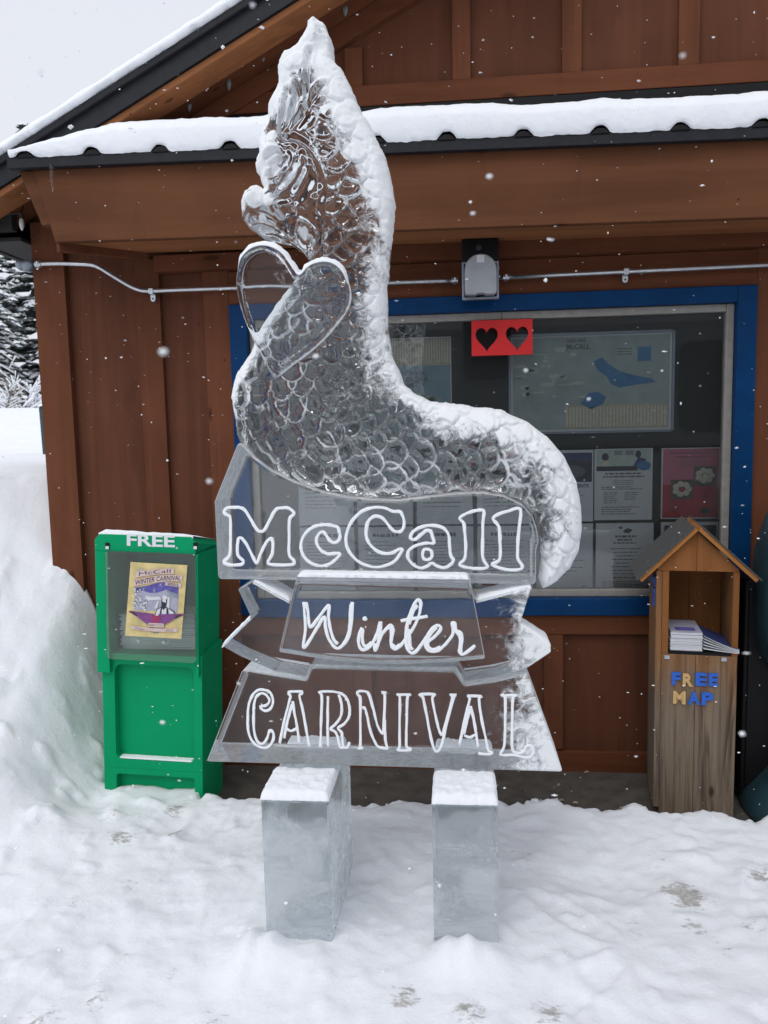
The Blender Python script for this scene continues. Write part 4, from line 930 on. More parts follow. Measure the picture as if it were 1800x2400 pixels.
# ------------------------------------------------------------------ the ice sculpture
SY = 2.12                                                          # plane of the sign faces
ice = thing('ice_sculpture', (-.22, 2.2, .12), 'clear carved ice serpent holding a heart above signs reading McCall Winter CARNIVAL', 'ice sculpture')
def poly_at(pts, Y): return [xz(u, v, Y) for u, v in pts]
def dist_to_line(P, A, closed=True):
    """distance from points P (n,2) to a polyline A (m,2)"""
    A = np.asarray(A); B = np.roll(A, -1, 0)
    if not closed: A, B = A[:-1], B[:-1]
    best = np.full(len(P), 1e9)
    for a, b_ in zip(A, B):
        d = b_-a; L = max(d@d, 1e-12); t = np.clip(((P-a)@d)/L, 0, 1); best = np.minimum(best, np.hypot(*(P-a-t[:, None]*d).T))
    return best
def inside_poly(P, A):
    A = np.asarray(A); c = np.zeros(len(P), bool); j = len(A)-1
    for i in range(len(A)):
        xi, zi = A[i]; xj, zj = A[j]
        cond_ = ((zi > P[:, 1]) != (zj > P[:, 1])) & (P[:, 0] < (xj-xi)*(P[:, 1]-zi)/((zj-zi) or 1e-12)+xi); c ^= cond_; j = i
    return c
def resample(A, step, closed=True):
    A = [np.array(a) for a in A]; out = []
    n = len(A)
    for i in range(n if closed else n-1):
        a, b_ = A[i], A[(i+1) % n]; k = max(1, int(round(np.hypot(*(b_-a))/step)))
        out += [a+(b_-a)*j/k for j in range(k)]
    return np.array(out)
def fnoise(P, sc, seed=0.0, octv=3): return np.array([mnoise.fractal(Vector((a*sc+seed, b_*sc-seed, seed)), .9, 2.0, octv) for a, b_ in P])

def relief_solid(name, outline, holes, yc, front, back, frost, step, mat, parent, jitter=0.0):
    """closed solid whose front lies at yc-front(P) and back at yc+back(P); outline sampled, inside filled with a fine grid"""
    O = resample(outline, step)
    if jitter is not None:
        nrm = np.roll(O, -1, 0)-np.roll(O, 1, 0); nrm = np.stack([nrm[:, 1], -nrm[:, 0]], 1); nrm /= np.maximum(np.hypot(*nrm.T), 1e-9)[:, None]
        O = O+nrm*(jitter(O))[:, None]
    loops = [O]+[resample(h, step) for h in holes]
    lo, hi = O.min(0), O.max(0)
    gx, gz = np.meshgrid(np.arange(lo[0], hi[0], step), np.arange(lo[1], hi[1], step*.866)); gx[1::2] += step/2
    G = np.stack([gx.ravel(), gz.ravel()], 1); G += rng.uniform(-.08, .08, G.shape)*step
    ok = inside_poly(G, O)
    for h in loops[1:]: ok &= ~inside_poly(G, h)
    G = G[ok]
    d = np.min([dist_to_line(G, L) for L in loops], 0); G = G[d > step*.6]
    pts = np.concatenate(loops+[G]); edges = []; b0 = 0
    for L in loops:
        n = len(L); edges += [(b0+i, b0+(i+1) % n) for i in range(n)]; b0 += n
    V2, _, F2, _, _, _ = geometry.delaunay_2d_cdt([Vector(p) for p in pts], edges, [], 0, 1e-7)
    P = np.array([(v.x, v.y) for v in V2]); F2 = [tuple(f) for f in F2]
    cen = np.array([P[list(f)].mean(0) for f in F2]); ok = inside_poly(cen, loops[0])
    for h in loops[1:]: ok &= ~inside_poly(cen, h)
    F2 = [f for f, k in zip(F2, ok) if k]
    cnt = {}
    for f in F2:
        for i in range(3):
            e_ = (f[i], f[(i+1) % 3]); cnt[e_] = 1
    bnd = [e_ for e_ in cnt if (e_[1], e_[0]) not in cnt]
    dist = dist_to_line(P, loops[0])
    yf = yc-front(P, dist); yb = yc+back(P, dist); n = len(P)
    a_ = P[F2[0][1]]-P[F2[0][0]]; c_ = P[F2[0][2]]-P[F2[0][0]]; ccw = a_[0]*c_[1]-a_[1]*c_[0] > 0
    fr_ = F2 if ccw else [f[::-1] for f in F2]
    V = np.concatenate([np.stack([P[:, 0], yf, P[:, 1]], 1), np.stack([P[:, 0], yb, P[:, 1]], 1)])
    side = [((b_, a, a+n, b_+n) if ccw else (a, b_, b_+n, a+n)) for a, b_ in bnd]
    mb = MB(); mb.v = V.tolist(); mb.f = [tuple(f) for f in fr_]+[tuple(i+n for i in f[::-1]) for f in fr_]+side; mb.m = [0]*len(mb.f)
    o = mb.build(name, mat, parent, smooth=True)
    if frost is not None:
        fv = frost(P, dist); fv = fv if len(fv) == 2*len(P) else np.tile(fv, 2); at_ = o.data.attributes.new('frost', 'FLOAT', 'POINT'); at_.data.foreach_set('value', fv.astype(np.float32))
    return o

# -- the serpent -----------------------------------------------------
YB = 2.215
A_ = lambda pts: [(400+x/2.765, y/2.765) for x, y in pts]
B_ = lambda pts: [(500+x/3.318, 500+y/3.318) for x, y in pts]
C_ = lambda pts: [(450+x/1.659, 850+y/1.659) for x, y in pts]
right_side = A_([(945,155),(1010,200),(1050,290),(1065,430),(1120,490),(1180,590),(1215,700),(1270,800),(1340,920),(1400,1050),(1435,1200),(1455,1330),(1445,1450),(1430,1560),(1420,1680),(1412,1790)]) + \
    B_([(1368,470),(1347,560),(1355,700),(1360,900),(1390,1100),(1440,1220),(1490,1330),(1560,1400),(1659,1450)]) + \
    C_([(950,155),(1060,165),(1200,185),(1300,230),(1380,290),(1440,360),(1490,460),(1508,560),(1510,640),(1500,720),(1465,790),(1410,845),(1360,872)])
under = C_([(1345,835),(1352,760),(1352,690),(1345,640),(1330,592),(1290,547),(1220,512),(1130,497),(1030,500),(930,512),(800,527),(700,524),(600,514),(500,492),(400,457),(300,407),(240,362),(205,322),(185,270),(175,200),(170,150)])
chest = B_([(165,1440),(175,1360),(200,1270),(260,1180),(310,1100),(345,1005),(420,880),(500,755),(590,640),(690,500),(760,430)])
throat = [(732,622)]+A_([(905,1695),(870,1650),(790,1592),(700,1568),(600,1545),(520,1488),(482,1430),(480,1370),(500,1270),(540,1228),(585,1222),(622,1245)])
face = A_([(606,1195),(600,1160),(570,1135),(567,1090),(590,1030),(595,960),(602,900),(640,848),(652,760),(660,700),(690,630),(718,585),(712,510),(722,440),(760,380),(840,330),(870,285),(895,230),(908,185)])
body_px = right_side+under+chest+throat+face
body_o = poly_at(body_px, YB)
def px2xz(pts, Y=YB-.09): return np.array(poly_at(pts, Y))
mouth = [xz(*q, YB) for q in [(676.7+18*cos(t), 521+14.5*sin(t)) for t in np.linspace(0, 2*pi, 20)[:-1]]]
slit = [xz(*q, YB) for q in A_([(960,1450),(985,1440),(985,1500),(965,1590),(950,1700),(935,1690),(905,1640),(925,1570),(955,1530)])]
axis_px = [(745,170),(790,300),(835,420),(842,520),(830,610),(800,690),(770,770),(745,850),(745,930),(775,1000),(850,1045),(950,1060),(1050,1055),(1140,1065),(1215,1110),(1275,1180),(1305,1260),(1290,1350)]
axis = np.array([xz(u, v, YB-.08) for u, v in smooth_path(axis_px, 5)])
axs = np.concatenate([[0], np.cumsum(np.hypot(*np.diff(axis, axis=0).T))])
def body_coords(P):
    best = np.full(len(P), 1e9); S = np.zeros(len(P)); W_ = np.zeros(len(P))
    for i in range(len(axis)-1):
        a, d = axis[i], axis[i+1]-axis[i]; L = np.hypot(*d); t = np.clip(((P-a)@d)/L/L, 0, 1); q = P-a-t[:, None]*d; r = np.hypot(*q.T); k = r < best
        best[k] = r[k]; S[k] = axs[i]+t[k]*L; W_[k] = (r*np.sign(d[0]*q[:, 1]-d[1]*q[:, 0]))[k]
    return S, W_
def scales(P, seed):
    """carved fish scales: returns groove depth and per-scale tilt in metres"""
    S, W_ = body_coords(P); Ls, Ws, R = .045, .063, .0382; rs = np.random.default_rng(seed)
    wx = fnoise(P, 6, seed, 2); S = S+.010*wx; W_ = W_+.010*fnoise(P, 6, seed+5, 2)
    K = int(axs[-1]/Ls)+3; J = 9; jit = rs.uniform(-.0100, .0100, (K+2, 2*J+3, 3))
    dmin = np.full(len(P), 1.0); lift = np.zeros(len(P)); done = np.zeros(len(P), bool)
    for k in range(-1, K):
        cov = np.zeros(len(P), bool)
        for j in range(-J, J+1):
            jj = jit[k+1, j+J]; cs = k*Ls+jj[0]; cw = (j+.5*(k % 2))*Ws+jj[1]; r_ = R+.5*jj[2]
            d = (np.abs(S-cs)**1.6+np.abs(W_-cw)**1.6)**.625*.94; ok = ~done & (S > cs-.012)
            e_ = np.abs(d-r_); dmin = np.where(ok & (e_ < dmin), e_, dmin)
            ins = ok & (d < r_); lift = np.where(ins & ~cov, (S-cs)/r_*.5+(W_-cw)/r_*jj[1]*60+jj[2]*20, lift); cov |= ins
        done |= cov
    return dmin, lift
right_m = np.array([xz(u, v, YB) for u, v in right_side]); face_m = np.array([xz(u, v, YB) for u, v in face]); chest_m = np.array([xz(u, v, YB) for u, v in chest[:9]])
n_ear = 16
seg_neck_hi = right_m[3:12]; seg_neck_lo = right_m[11:22]; seg_back = right_m[21:26]; seg_tail = right_m[25:38]; seg_ear = right_m[0:4]
snout_m = np.array([xz(u, v, YB) for u, v in throat[8:13]])
SNOWY = [(q_, r, a) for q_, r, a in zip(A_([(655,1010),(660,900),(555,1290),(640,1300),(870,1520),(830,400),(770,420),(950,330),(985,480),(690,1110),(600,1420),(1180,1000),(1150,760)]), (.036,.022,.030,.022,.020,.030,.024,.04,.032,.018,.014,.03,.05), (1.1,1.0,1.3,1.0,.62,1.2,1.1,.9,.8,.7,.7,.9,1.2))]
def frost_full(P, dist, seed):
    dm, _ = scales(P, seed); f = frost_f(P, dist); hd_ = inside_poly(P, head_poly)
    g = .95*np.exp(-((dm-.0005)/.0028)**2)*np.where(hd_, 0, 1)*np.clip(dist/.006, 0, 1)
    for q_ in GROOVES_m: g = np.maximum(g, .75*np.exp(-(dist_to_line(P, q_, False)/.0045)**2)*hd_)
    patch = np.clip(.5+1.1*fnoise(P, 7, 6.6, 3), 0, 1); S, W_ = body_coords(P)
    return np.maximum(f, g*(.30+.42*patch)) + .025 + .12*patch + .26*sstep(.95, 1.45, S)
def frost_f(P, dist):
    f = np.zeros(len(P))
    for seg, w_, a in ((seg_ear, .030, 1.0), (seg_neck_hi, .105, 1.25), (seg_neck_lo, .130, .66), (right_m[11:14], .05, 1.1), (seg_back, .034, 1.3), (right_m[23:28], .055, 1.15), (seg_tail, .14, .62), (right_m[27:36], .030, .8), (face_m, .024, 1.1), (face_m[9:], .085, 1.05), (face_m[1:6], .055, 1.0), (snout_m, .034, 1.15), (chest_m, .048, .95)):
        d = dist_to_line(P, seg, False); f = np.maximum(f, a*np.clip(1.25*(1-d/w_), 0, 1))
    for (u, v), r, a in SNOWY: d = np.hypot(*((P-np.array(xz(u, v, YB-.07))).T)); f = np.maximum(f, a*np.clip(1.5*(1-(d/r)**2), 0, 1))
    return f
GROOVES = [A_(p) for p in ([(720,900),(790,890),(870,930),(930,1010),(975,1110),(1005,1230),(985,1340),(985,1440)], [(800,960),(830,1040),(800,1140),(720,1230),(660,1270)], [(860,1000),(880,1080),(840,1180),(780,1300)],
    [(905,1060),(940,1150),(900,1240),(840,1330)], [(890,300),(882,420),(878,560),(885,690)], [(885,690),(960,560),(1000,540)], [(740,560),(735,680),(720,780),(705,860)], [(800,540),(820,620),(790,720),(760,800),(705,880)],
    [(860,720),(800,800),(740,890)], [(520,1420),(580,1410),(640,1440),(700,1480),(740,1500)], [(560,1480),(640,1480),(700,1510),(790,1530)], [(830,1420),(880,1440),(930,1500),(920,1570),(860,1600),(810,1570),(800,1500),(830,1420)],
    [(690,1330),(740,1320),(800,1330),(810,1390)], [(870,1340),(900,1290),(940,1270),(970,1220)], [(940,1280),(930,1350),(960,1400)], [(610,1120),(680,1130),(750,1080),(800,1000)], [(620,1020),(680,980),(720,1000),(700,1080),(640,1110)], [(760,1000),(745,1090),(690,1170)])]
GROOVES_m = [px2xz(smooth_path(g, 4)) for g in GROOVES]
hx, hz = xz(745, 470, YB)
head_blob = [(xz(*A_([(660,1030)])[0], YB), .024, .020), (xz(*A_([(870,1510)])[0], YB), .026, .022), (xz(*A_([(550,1330)])[0], YB), .024, .02), (xz(*A_([(730,1120)])[0], YB), .02, -.012), (xz(*A_([(960,400)])[0], YB), .028, -.022), (xz(*A_([(770,640)])[0], YB), .02, -.014)]
head_poly = [xz(u, v, YB-.08) for u, v in A_([(945,100),(1090,420),(1000,560),(920,720),(880,860),(960,1000),(1020,1150),(1010,1300),(1000,1500),(960,1720),(700,1650),(400,1500),(400,1200),(500,900),(600,400)])]
seam = np.array([xz(u, 924, YB-.09) for u in (545, 700, 800, 960)])
def make_front(seed, T, amp=1.0):
    def f(P, dist):
        R = .085; q = np.clip(dist/R, 0, 1); prof = .022+(T-.022)*np.sqrt(np.maximum(1-(1-q)**2, 0))
        dm, lift = scales(P, seed); fr_ = frost_f(P, dist); hd_ = inside_poly(P, head_poly)
        gd = .0120*np.clip(1-dm/.0075, 0, 1); mute = np.clip(1.35-fr_, .13, 1)*np.clip(dist/.012, 0, 1)
        y = prof-(gd-.0085*lift)*amp*np.where(hd_, 0, mute)
        y = np.where(hd_, .020+(T*.86-.020)*np.sqrt(np.maximum(1-(1-np.clip(dist/.06, 0, 1))**2, 0)), y)
        if amp < 1: return y+.0012*fnoise(P, 9, seed+2.2, 2)             # the far side of the head is left smooth
        for c_, r, h in head_blob: y = y+h*np.exp(-((P-np.array(c_))**2).sum(1)/r**2)*np.where(hd_, 1, 0)*np.clip(dist/.012, 0, 1)
        for g in GROOVES_m: d = dist_to_line(P, g, False); y = y-.013*np.exp(-(d/.0055)**2)*np.clip(dist/.010, 0, 1)*hd_ + .006*np.exp(-((d-.013)/.006)**2)*hd_*np.clip(dist/.02, 0, 1)
        y = y+.0045*fnoise(P, 12, seed*.7, 2)*hd_*np.clip(dist/.02, 0, 1)
        y = y-.004*np.exp(-(dist_to_line(P, seam, False)/.003)**2)
        snow_ = sstep(.75, 1.2, fr_); y = y+snow_*(.007+.0032*fnoise(P, 45, 3.3, 5))
        return y+.0012*fnoise(P, 9, seed+2.2, 2)
    return f
def jit_f(O):
    f = frost_f(O, np.zeros(len(O))); return .0035*fnoise(O, 60, 4.4, 4)*sstep(.7, 1.2, f)+.0012*fnoise(O, 25, 1.4, 3)
serp = relief_solid('serpent', body_o, [mouth, slit], YB, make_front(3, .098), make_front(8, .098, .55), lambda P, dist: np.concatenate([frost_full(P, dist, 3), .6*frost_f(P, dist)]), .0033, M['ice'], ice, jit_f)

# -- the heart -------------------------------------------------------
HYc = 2.075
heart_px = B_([(680,487),(640,440),(560,330),(480,277),(390,258),(300,285),(235,350),(200,450),(190,560),(208,680),(250,820),(300,940),(350,1050),(400,1140),(450,1230),(485,1278),(600,1190),(750,1080),(880,960),(980,840),(1040,750),(1070,660),(1060,560),(1020,470),(960,410),(890,385),(800,395),(730,432)])
heart_o = np.array(smooth_path(poly_at(heart_px, HYc), 3, True)); 
def hrt(P, dist): return .012+.016*np.sqrt(np.maximum(1-(1-np.clip(dist/.018, 0, 1))**2, 0))
def hrt_frost_glints(P, dist):
    c = np.array(xz(660, 640, HYc)); d = np.hypot(*((P-c)*np.array([1, .75])).T); c2 = np.array(xz(590, 700, HYc)); d2 = np.hypot(*((P-c2)*np.array([2.2, .8])).T)
    return .38*np.exp(-(d/.045)**2)+.28*np.exp(-(d2/.03)**2)+.75*np.exp(-(dist/.0028)**2)+.55*np.exp(-((dist-.0135)/.0022)**2)  # crackle frost, plus the rim's double bright lines painted in as frost
heart = relief_solid('heart', [tuple(p) for p in heart_o], [], HYc, hrt, hrt, hrt_frost_glints, .0036, M['iceheart'], ice, None)
top = [p for p in heart_o]; top = np.array(poly_at(smooth_path(B_([(200,470),(225,365),(300,285),(390,256),(480,273),(560,325),(640,436),(682,484),(735,430),(800,393),(890,382),(965,408),(1025,470),(1062,560)]), 5), HYc))
q = MB(); V = []; ns = len(top); kk = 9
for i, p_ in enumerate(top):
    a, b_ = top[max(i-1, 0)], top[min(i+1, ns-1)]; d = (b_-a)/np.hypot(*(b_-a)); n_ = np.array([-d[1], d[0]]); n_ = n_ if n_[1] > -.2 else -n_
    if d[0] < 0: n_ = np.array([d[1], -d[0]])
    e_ = min(1, min(i, ns-1-i)/6); th = (.0155+.005*mnoise.fractal(Vector((p_[0]*60, p_[1]*60, 2)), .9, 2, 4))*(.25+.75*max(n_[1], 0))*e_+.0012
    for k in range(kk):
        a_ = pi*(k/(kk-1)); V.append((p_[0]+n_[0]*(sin(a_)*th-.0035), HYc-cos(a_)*.027, p_[1]+n_[1]*(sin(a_)*th-.0035)))
q.add(V, [(i*kk+k, (i+1)*kk+k, (i+1)*kk+k+1, i*kk+k+1) for i in range(ns-1) for k in range(kk-1)]+[tuple(i*kk+k for k in range(kk)) for i in (0,)]); q.build('snow_rim', M['snow'], heart, smooth=True)

# -- the three sign blocks ---------------------------------------------
def offset_gap(pts, dz): return [(u, v+dz) for u, v in pts]
mc_px = [(557,1036),(501,1176),(510,1358),(1256,1371),(1257,1290)]+offset_gap(C_([(1349,690),(1341,640),(1326,594),(1287,550),(1218,516),(1130,501),(1030,504),(930,516),(800,531),(700,528),(600,518),(500,496),(400,461),(300,411),(240,366),(206,327)]), 2.5)
q = MB(); q.prism(poly_at(mc_px, SY), SY, SY+.20); mc = q.build('name_block', M['icename'], ice, bevel=.009, seg=2)
cv_px = [(569,1570),(483,1787),(486,1793),(1316,1813),(1320,1807),(1240,1572)]
cv_top = [(1150,1600),(1085,1606),(1060,1580),(730,1568),(716,1597),(640,1588)]
q = MB(); q.prism(poly_at([(567,1571),(483,1787),(1320,1811),(1237,1580),(1160,1598),(1088,1608),(1066,1575),(730,1566),(719,1596),(645,1584)], SY), SY, SY+.20); cvb = q.build('carnival_block', M['icepanel'], ice, bevel=.008, seg=2)
rib_px = [(593,1363),(557,1381),(587,1446),(519,1514),(565,1540),(645,1574),(718,1587),(728,1557),(900,1564),(1070,1564),(1089,1598),(1160,1588),(1236,1566),(1292,1529),(1290,1512),(1218,1466),(1246,1375),(1117,1408),(1098,1385),(1098,1377),(700,1365),(694,1378),(679,1411)]
q = MB(); q.prism(poly_at(rib_px, SY-.004), SY-.004, SY+.115); rib = q.build('ribbon_block', M['icepanel'], ice, bevel=.006, seg=2)
ctr_px = [(696,1346),(653,1529),(760,1546),(860,1556),(960,1557),(1060,1552),(1137,1545),(1100,1352)]
q = MB(); q.prism(poly_at(ctr_px, SY-.055), SY-.055, SY-.006); ctr = q.build('ribbon_face', M['icepanel'], ice, bevel=.005, seg=2)
def snow_cap(parent, x0, x1, y0, y1, z, th, sl=0.0, nx_=60, ny_=14, name='snow_cap', zf=None, over=.003):
    """thin rounded layer of snow over a level or gently sloped top"""
    V = []; 
    for i in range(nx_+1):
        for j in range(ny_+1):
            a, b_ = i/nx_, j/ny_; x = x0-over+(x1-x0+2*over)*a; y = y0-over+(y1-y0+2*over)*b_
            e_ = min(1, min(a, 1-a)*nx_/3.)**.5*min(1, min(b_, 1-b_)*ny_/2.5)**.5
            h = th*(.15+.85*e_)*(1+.22*mnoise.fractal(Vector((x*45, y*45, z)), .9, 2, 3))-(.006 if e_ < .05 else 0)
            zz = (z if zf is None else zf(x))+sl*b_
            V.append((x+.0022*mnoise.noise(Vector((y*90, x*90, 1))), y+.0025*mnoise.noise(Vector((x*80, y*80, 5))), zz+h))
    q = MB(); q.add(V, [(i*(ny_+1)+j, (i+1)*(ny_+1)+j, (i+1)*(ny_+1)+j+1, i*(ny_+1)+j+1) for i in range(nx_) for j in range(ny_)])
    return q.build(name, M['snow'], parent, smooth=True)
cx0, cz0 = xz(697, 1347, SY-.055); cx1, cz1 = xz(1099, 1353, SY-.055)
snow_cap(ctr, cx0+.003, cx1-.003, SY-.053, SY-.004, 0, .007, nx_=120, zf=lambda x: cz0+(cz1-cz0)*(x-cx0)/(cx1-cx0)-.001)
def slope_snow(parent, a, b_, y0, y1, th):
    (xa, za), (xb, zb) = a, b_; snow_cap(parent, min(xa, xb), max(xa, xb), y0, y1, 0, th, nx_=50, zf=lambda x: za+(zb-za)*np.clip((x-xa)/(xb-xa), 0, 1)-.002)
RYf = SY-.004
slope_snow(rib, xz(594, 1364, RYf), xz(676, 1409, RYf), RYf+.004, SY+.112, .012)
slope_snow(rib, xz(521, 1513, RYf), xz(585, 1449, RYf), RYf+.004, SY+.112, .009)
slope_snow(rib, xz(1244, 1376, RYf), xz(1119, 1408, RYf), RYf+.004, SY+.112, .012)
slope_snow(rib, xz(1220, 1467, RYf), xz(1289, 1512, RYf), RYf+.004, SY+.112, .010)
# -- engraved lettering (outlines cut into the face and full of frost)
def strokes(parent, lst, Y, r, name='lettering'):
    q = MB()
    for pts, closed in lst:
        sp = smooth_path(poly_at(pts, Y), 5, closed); sd_ = random.uniform(0, 99)
        q.tube([(x+.0009*mnoise.noise(Vector((x*140, z*140, 1))), Y-.0004, z+.0009*mnoise.noise(Vector((x*140, z*140, 7)))) for x, z in sp], r, 8, 0, .22, closed, taper=lambda t, sd_=sd_, n_=len(sp): 1+.30*mnoise.fractal(Vector((t*n_*.23, sd_, 0)), .9, 2, 3))
    return q.build(name, M['engrave'], parent, smooth=True)
m3 = lambda pts: [(500+x/3.95, 1170+y/3.95) for x, y in pts]
m4 = lambda pts: [(860+x/3.95, 1170+y/3.95) for x, y in pts]
mccall = [
 (m3([(100,115),(125,82),(180,76),(240,77),(290,100),(340,175),(400,275),(440,300),(480,275),(550,140),(590,88),(640,80),(695,82),(742,120),(735,150),(705,190),(702,350),(703,510),(748,570),(738,602),(640,610),(530,603),(508,578),(545,510),(552,440),(550,390),(535,363),(490,400),(440,500),(403,590),(370,540),(310,420),(258,360),(230,375),(225,510),(278,570),(262,602),(180,610),(110,595),(102,570),(150,520),(160,400),(158,180),(140,152),(105,132)]), True),
 (m3([(1165,300),(1150,260),(1080,240),(1000,238),(920,260),(850,320),(813,400),(818,480),(850,545),(920,600),(1010,618),(1090,592),(1160,530),(1170,502),(1130,500),(1060,507),(1000,475),(962,420),(957,360),(985,313),(1020,303),(1050,340),(1080,385),(1120,402),(1160,382),(1175,340)]), True),
 (m4([(300,115),(240,112),(170,82),(90,75),(0,92),(-70,130),(-150,220),(-192,340),(-185,440),(-130,530),(-40,600),(80,630),(180,612),(260,570),(310,500),(325,467),(300,462),(240,495),(150,502),(80,470),(30,420),(-2,360),(-8,290),(10,210),(50,167),(95,157),(150,180),(200,240),(245,290),(300,302),(335,270),(345,210),(325,140)]), True),
 (m4([(415,370),(405,340),(440,290),(520,252),(620,243),(710,270),(755,330),(765,420),(775,520),(800,560),(780,602),(720,635),(650,620),(600,590),(560,620),(490,637),(420,600),(380,540),(385,480),(430,440),(500,415),(570,405),(620,405),(605,340),(590,297),(550,290),(500,330),(450,370)]), True),
 (m4([(560,462),(595,480),(600,530),(570,560),(530,553),(515,510),(530,470)]), True),
 (m4([(860,180),(900,142),(980,112),(1060,100),(1085,122),(1075,200),(1072,360),(1070,520),(1090,580),(1115,620),(1090,640),(1000,642),(900,627),(857,602),(900,560),(912,500),(915,420),(905,300),(895,220)]), True),
 (m4([(1170,175),(1210,142),(1300,112),(1418,92),(1410,250),(1397,400),(1395,500),(1400,560),(1435,610),(1420,648),(1340,655),(1240,640),(1158,605),(1220,570),(1235,500),(1230,330),(1220,250),(1185,210)]), True)]
strokes(mc, mccall, SY, .0046)
m5 = lambda pts: [(680+x/3.607, 1380+y/3.607) for x, y in pts]
winter = [
 (m5([(113,112),(122,200),(130,320),(120,420),(112,488),(135,480),(180,410),(240,310),(292,235),(300,330),(322,410),(360,475),(400,503),(440,480),(478,420),(505,330),(517,220),(522,110)]), False),
 (m5([(130,112),(150,190),(163,310),(185,315),(240,245),(300,165),(332,142),(325,230),(340,340),(370,430),(405,465)]), False),
 (m5([(528,112),(524,220),(512,330),(487,420),(450,475)]), False), (m5([(515,130),(510,240),(498,330)]), False),
 (m5([(612,330),(585,390),(578,450),(593,500),(630,515),(678,482),(708,440),(738,375),(760,290),(768,290),(757,390),(728,512),(712,505),(718,460)]), False),
 (m5([(617,345),(610,420),(625,478),(655,480),(690,450)]), False), (m5([(728,510),(768,400),(820,330),(852,308),(870,350),(856,430),(860,490),(892,507),(940,472),(975,425)]), False), (m5([(760,400),(800,350),(845,325),(855,380),(848,450)]), False), (m5([(862,470),(890,493),(930,470)]), False),
 (m5([(975,425),(1040,335),(1090,220),(1105,125),(1090,93),(1060,112),(1022,190),(992,290),(980,400),(985,490),(1020,540),(1062,530),(1110,470),(1150,405)]), False), (m5([(1003,340),(1010,420),(1012,480),(1035,515)]), False), (m5([(1080,140),(1040,190),(1008,300)]), False),
 (m5([(935,272),(1000,257),(1080,246),(1162,231)]), False), (m5([(1165,445),(1215,410),(1262,360),(1272,322),(1240,310),(1190,352),(1150,420),(1148,490),(1190,530),(1250,520),(1310,472),(1372,390),(1377,330),(1372,288),(1392,292),(1400,345),(1432,400),(1440,460),(1430,520),(1450,553),(1500,532),(1562,480)]), False),
 (m5([(1240,325),(1195,370),(1165,430),(1170,490),(1210,515),(1270,490)]), False), (m5([(1402,352),(1440,372),(1455,430),(1442,500),(1447,538)]), False), (m5([(632+7*cos(t), 254+7*sin(t)) for t in np.linspace(0, 2*pi, 8)[:-1]]), True), (m5([(629,253),(632,255),(635,254)]), False)]
strokes(ctr, winter, SY-.055, .0046)
m6 = lambda pts: [(560+x/4.608, 1600+y/4.608) for x, y in pts]
m7 = lambda pts: [(900+x/4.366, 1600+y/4.366) for x, y in pts]
carn = [
 (m6([(240,240),(270,252),(315,225),(328,180),(290,130),(240,115),(190,150),(165,230),(160,330),(160,480),(180,590),(220,655),(270,650),(310,590),(325,530),(350,515),(375,560),(365,630),(320,690),(250,700),(170,660),(110,560),(95,400),(105,250),(140,150),(190,90),(240,75),(320,92),(360,150),(365,230),(330,290),(280,302),(240,280),(233,245)]), False),
 (m6([(530,112),(560,96),(675,96),(680,118),(655,142),(690,300),(730,520),(760,690)]), False), (m6([(530,112),(556,142),(550,180),(510,330),(470,500),(440,655)]), False), (m6([(580,200),(600,330),(630,480),(652,650)]), False), (m6([(576,230),(542,350),(508,490),(490,600)]), False), (m6([(510,490),(560,520),(622,495)]), False),
 (m6([(860,112),(890,96),(1010,95),(1110,120),(1170,180),(1195,280),(1185,380),(1130,450),(1070,490),(1110,540),(1120,620),(1130,690),(1170,700),(1195,640)]), False), (m6([(868,115),(895,142),(890,330),(885,540),(880,700)]), False), (m6([(962,145),(960,300),(958,540),(965,690)]), False), (m6([(1080,130),(1110,250),(1100,360),(1050,440),(990,500),(1040,530),(1070,600),(1090,690),(1130,705)]), False),
 (m6([(1275,130),(1292,95),(1370,95),(1410,140),(1450,280),(1490,440),(1520,510),(1558,542),(1568,400),(1575,130),(1540,110),(1595,105)]), False), (m6([(1278,132),(1310,170),(1312,400),(1310,690),(1290,705),(1345,705)]), False), (m6([(1330,275),(1360,275),(1390,380),(1420,520),(1460,620),(1502,690),(1592,710),(1598,690),(1580,600),(1575,400)]), False),
 (m7([(140,125),(265,125),(240,150),(232,400),(230,640),(265,670),(258,690),(142,690),(160,650),(160,400),(163,150)]), True),
 (m7([(367,120),(515,120),(495,160),(530,350),(570,500),(600,522),(650,340),(702,150),(672,127),(740,127),(712,160),(640,420),(600,600),(560,690),(520,690),(480,560),(430,300),(398,150)]), True),
 (m7([(850,135),(1000,140),(972,170),(1000,380),(1040,560),(1068,690),(1105,712),(1080,732),(965,725)]), False), (m7([(850,135),(876,160),(850,280),(810,450),(772,640)]), False), (m7([(885,240),(920,380),(942,520),(962,660)]), False), (m7([(880,270),(850,380),(818,530)]), False), (m7([(820,540),(880,560),(932,530)]), False),
 (m7([(1200,135),(1240,152),(1240,400),(1230,640),(1195,720),(1210,742),(1330,740),(1440,765),(1500,757),(1532,700),(1500,645),(1450,655),(1440,690),(1400,720),(1330,705),(1310,640),(1312,400),(1320,160),(1362,130)]), True)]
strokes(cvb, carn, SY, .0040)
# -- the two piers -----------------------------------------------------
PYf = 1.945
for (ua, ub, ct) in (((613, 772, None), (613, 772), 0), ((1013, 1168, None), (1013, 1168), 0)):
    x0 = xz(ua[0], 1950, PYf)[0]; x1 = xz(ua[1], 1950, PYf)[0]; zt = .520
    q = MB(); q.box(x0, x1, PYf, 2.36, -.02, zt); pier = q.build('pier', M['icepier'], ice, bevel=.010, seg=3)
    snow_cap(pier, x0+.002, x1-.002, PYf+.002, SY-.006, zt-.001, .020, nx_=50, ny_=26)
    snow_cap(pier, x0+.002, x1-.002, SY+.203, 2.358, zt-.001, .030, nx_=50, ny_=20)

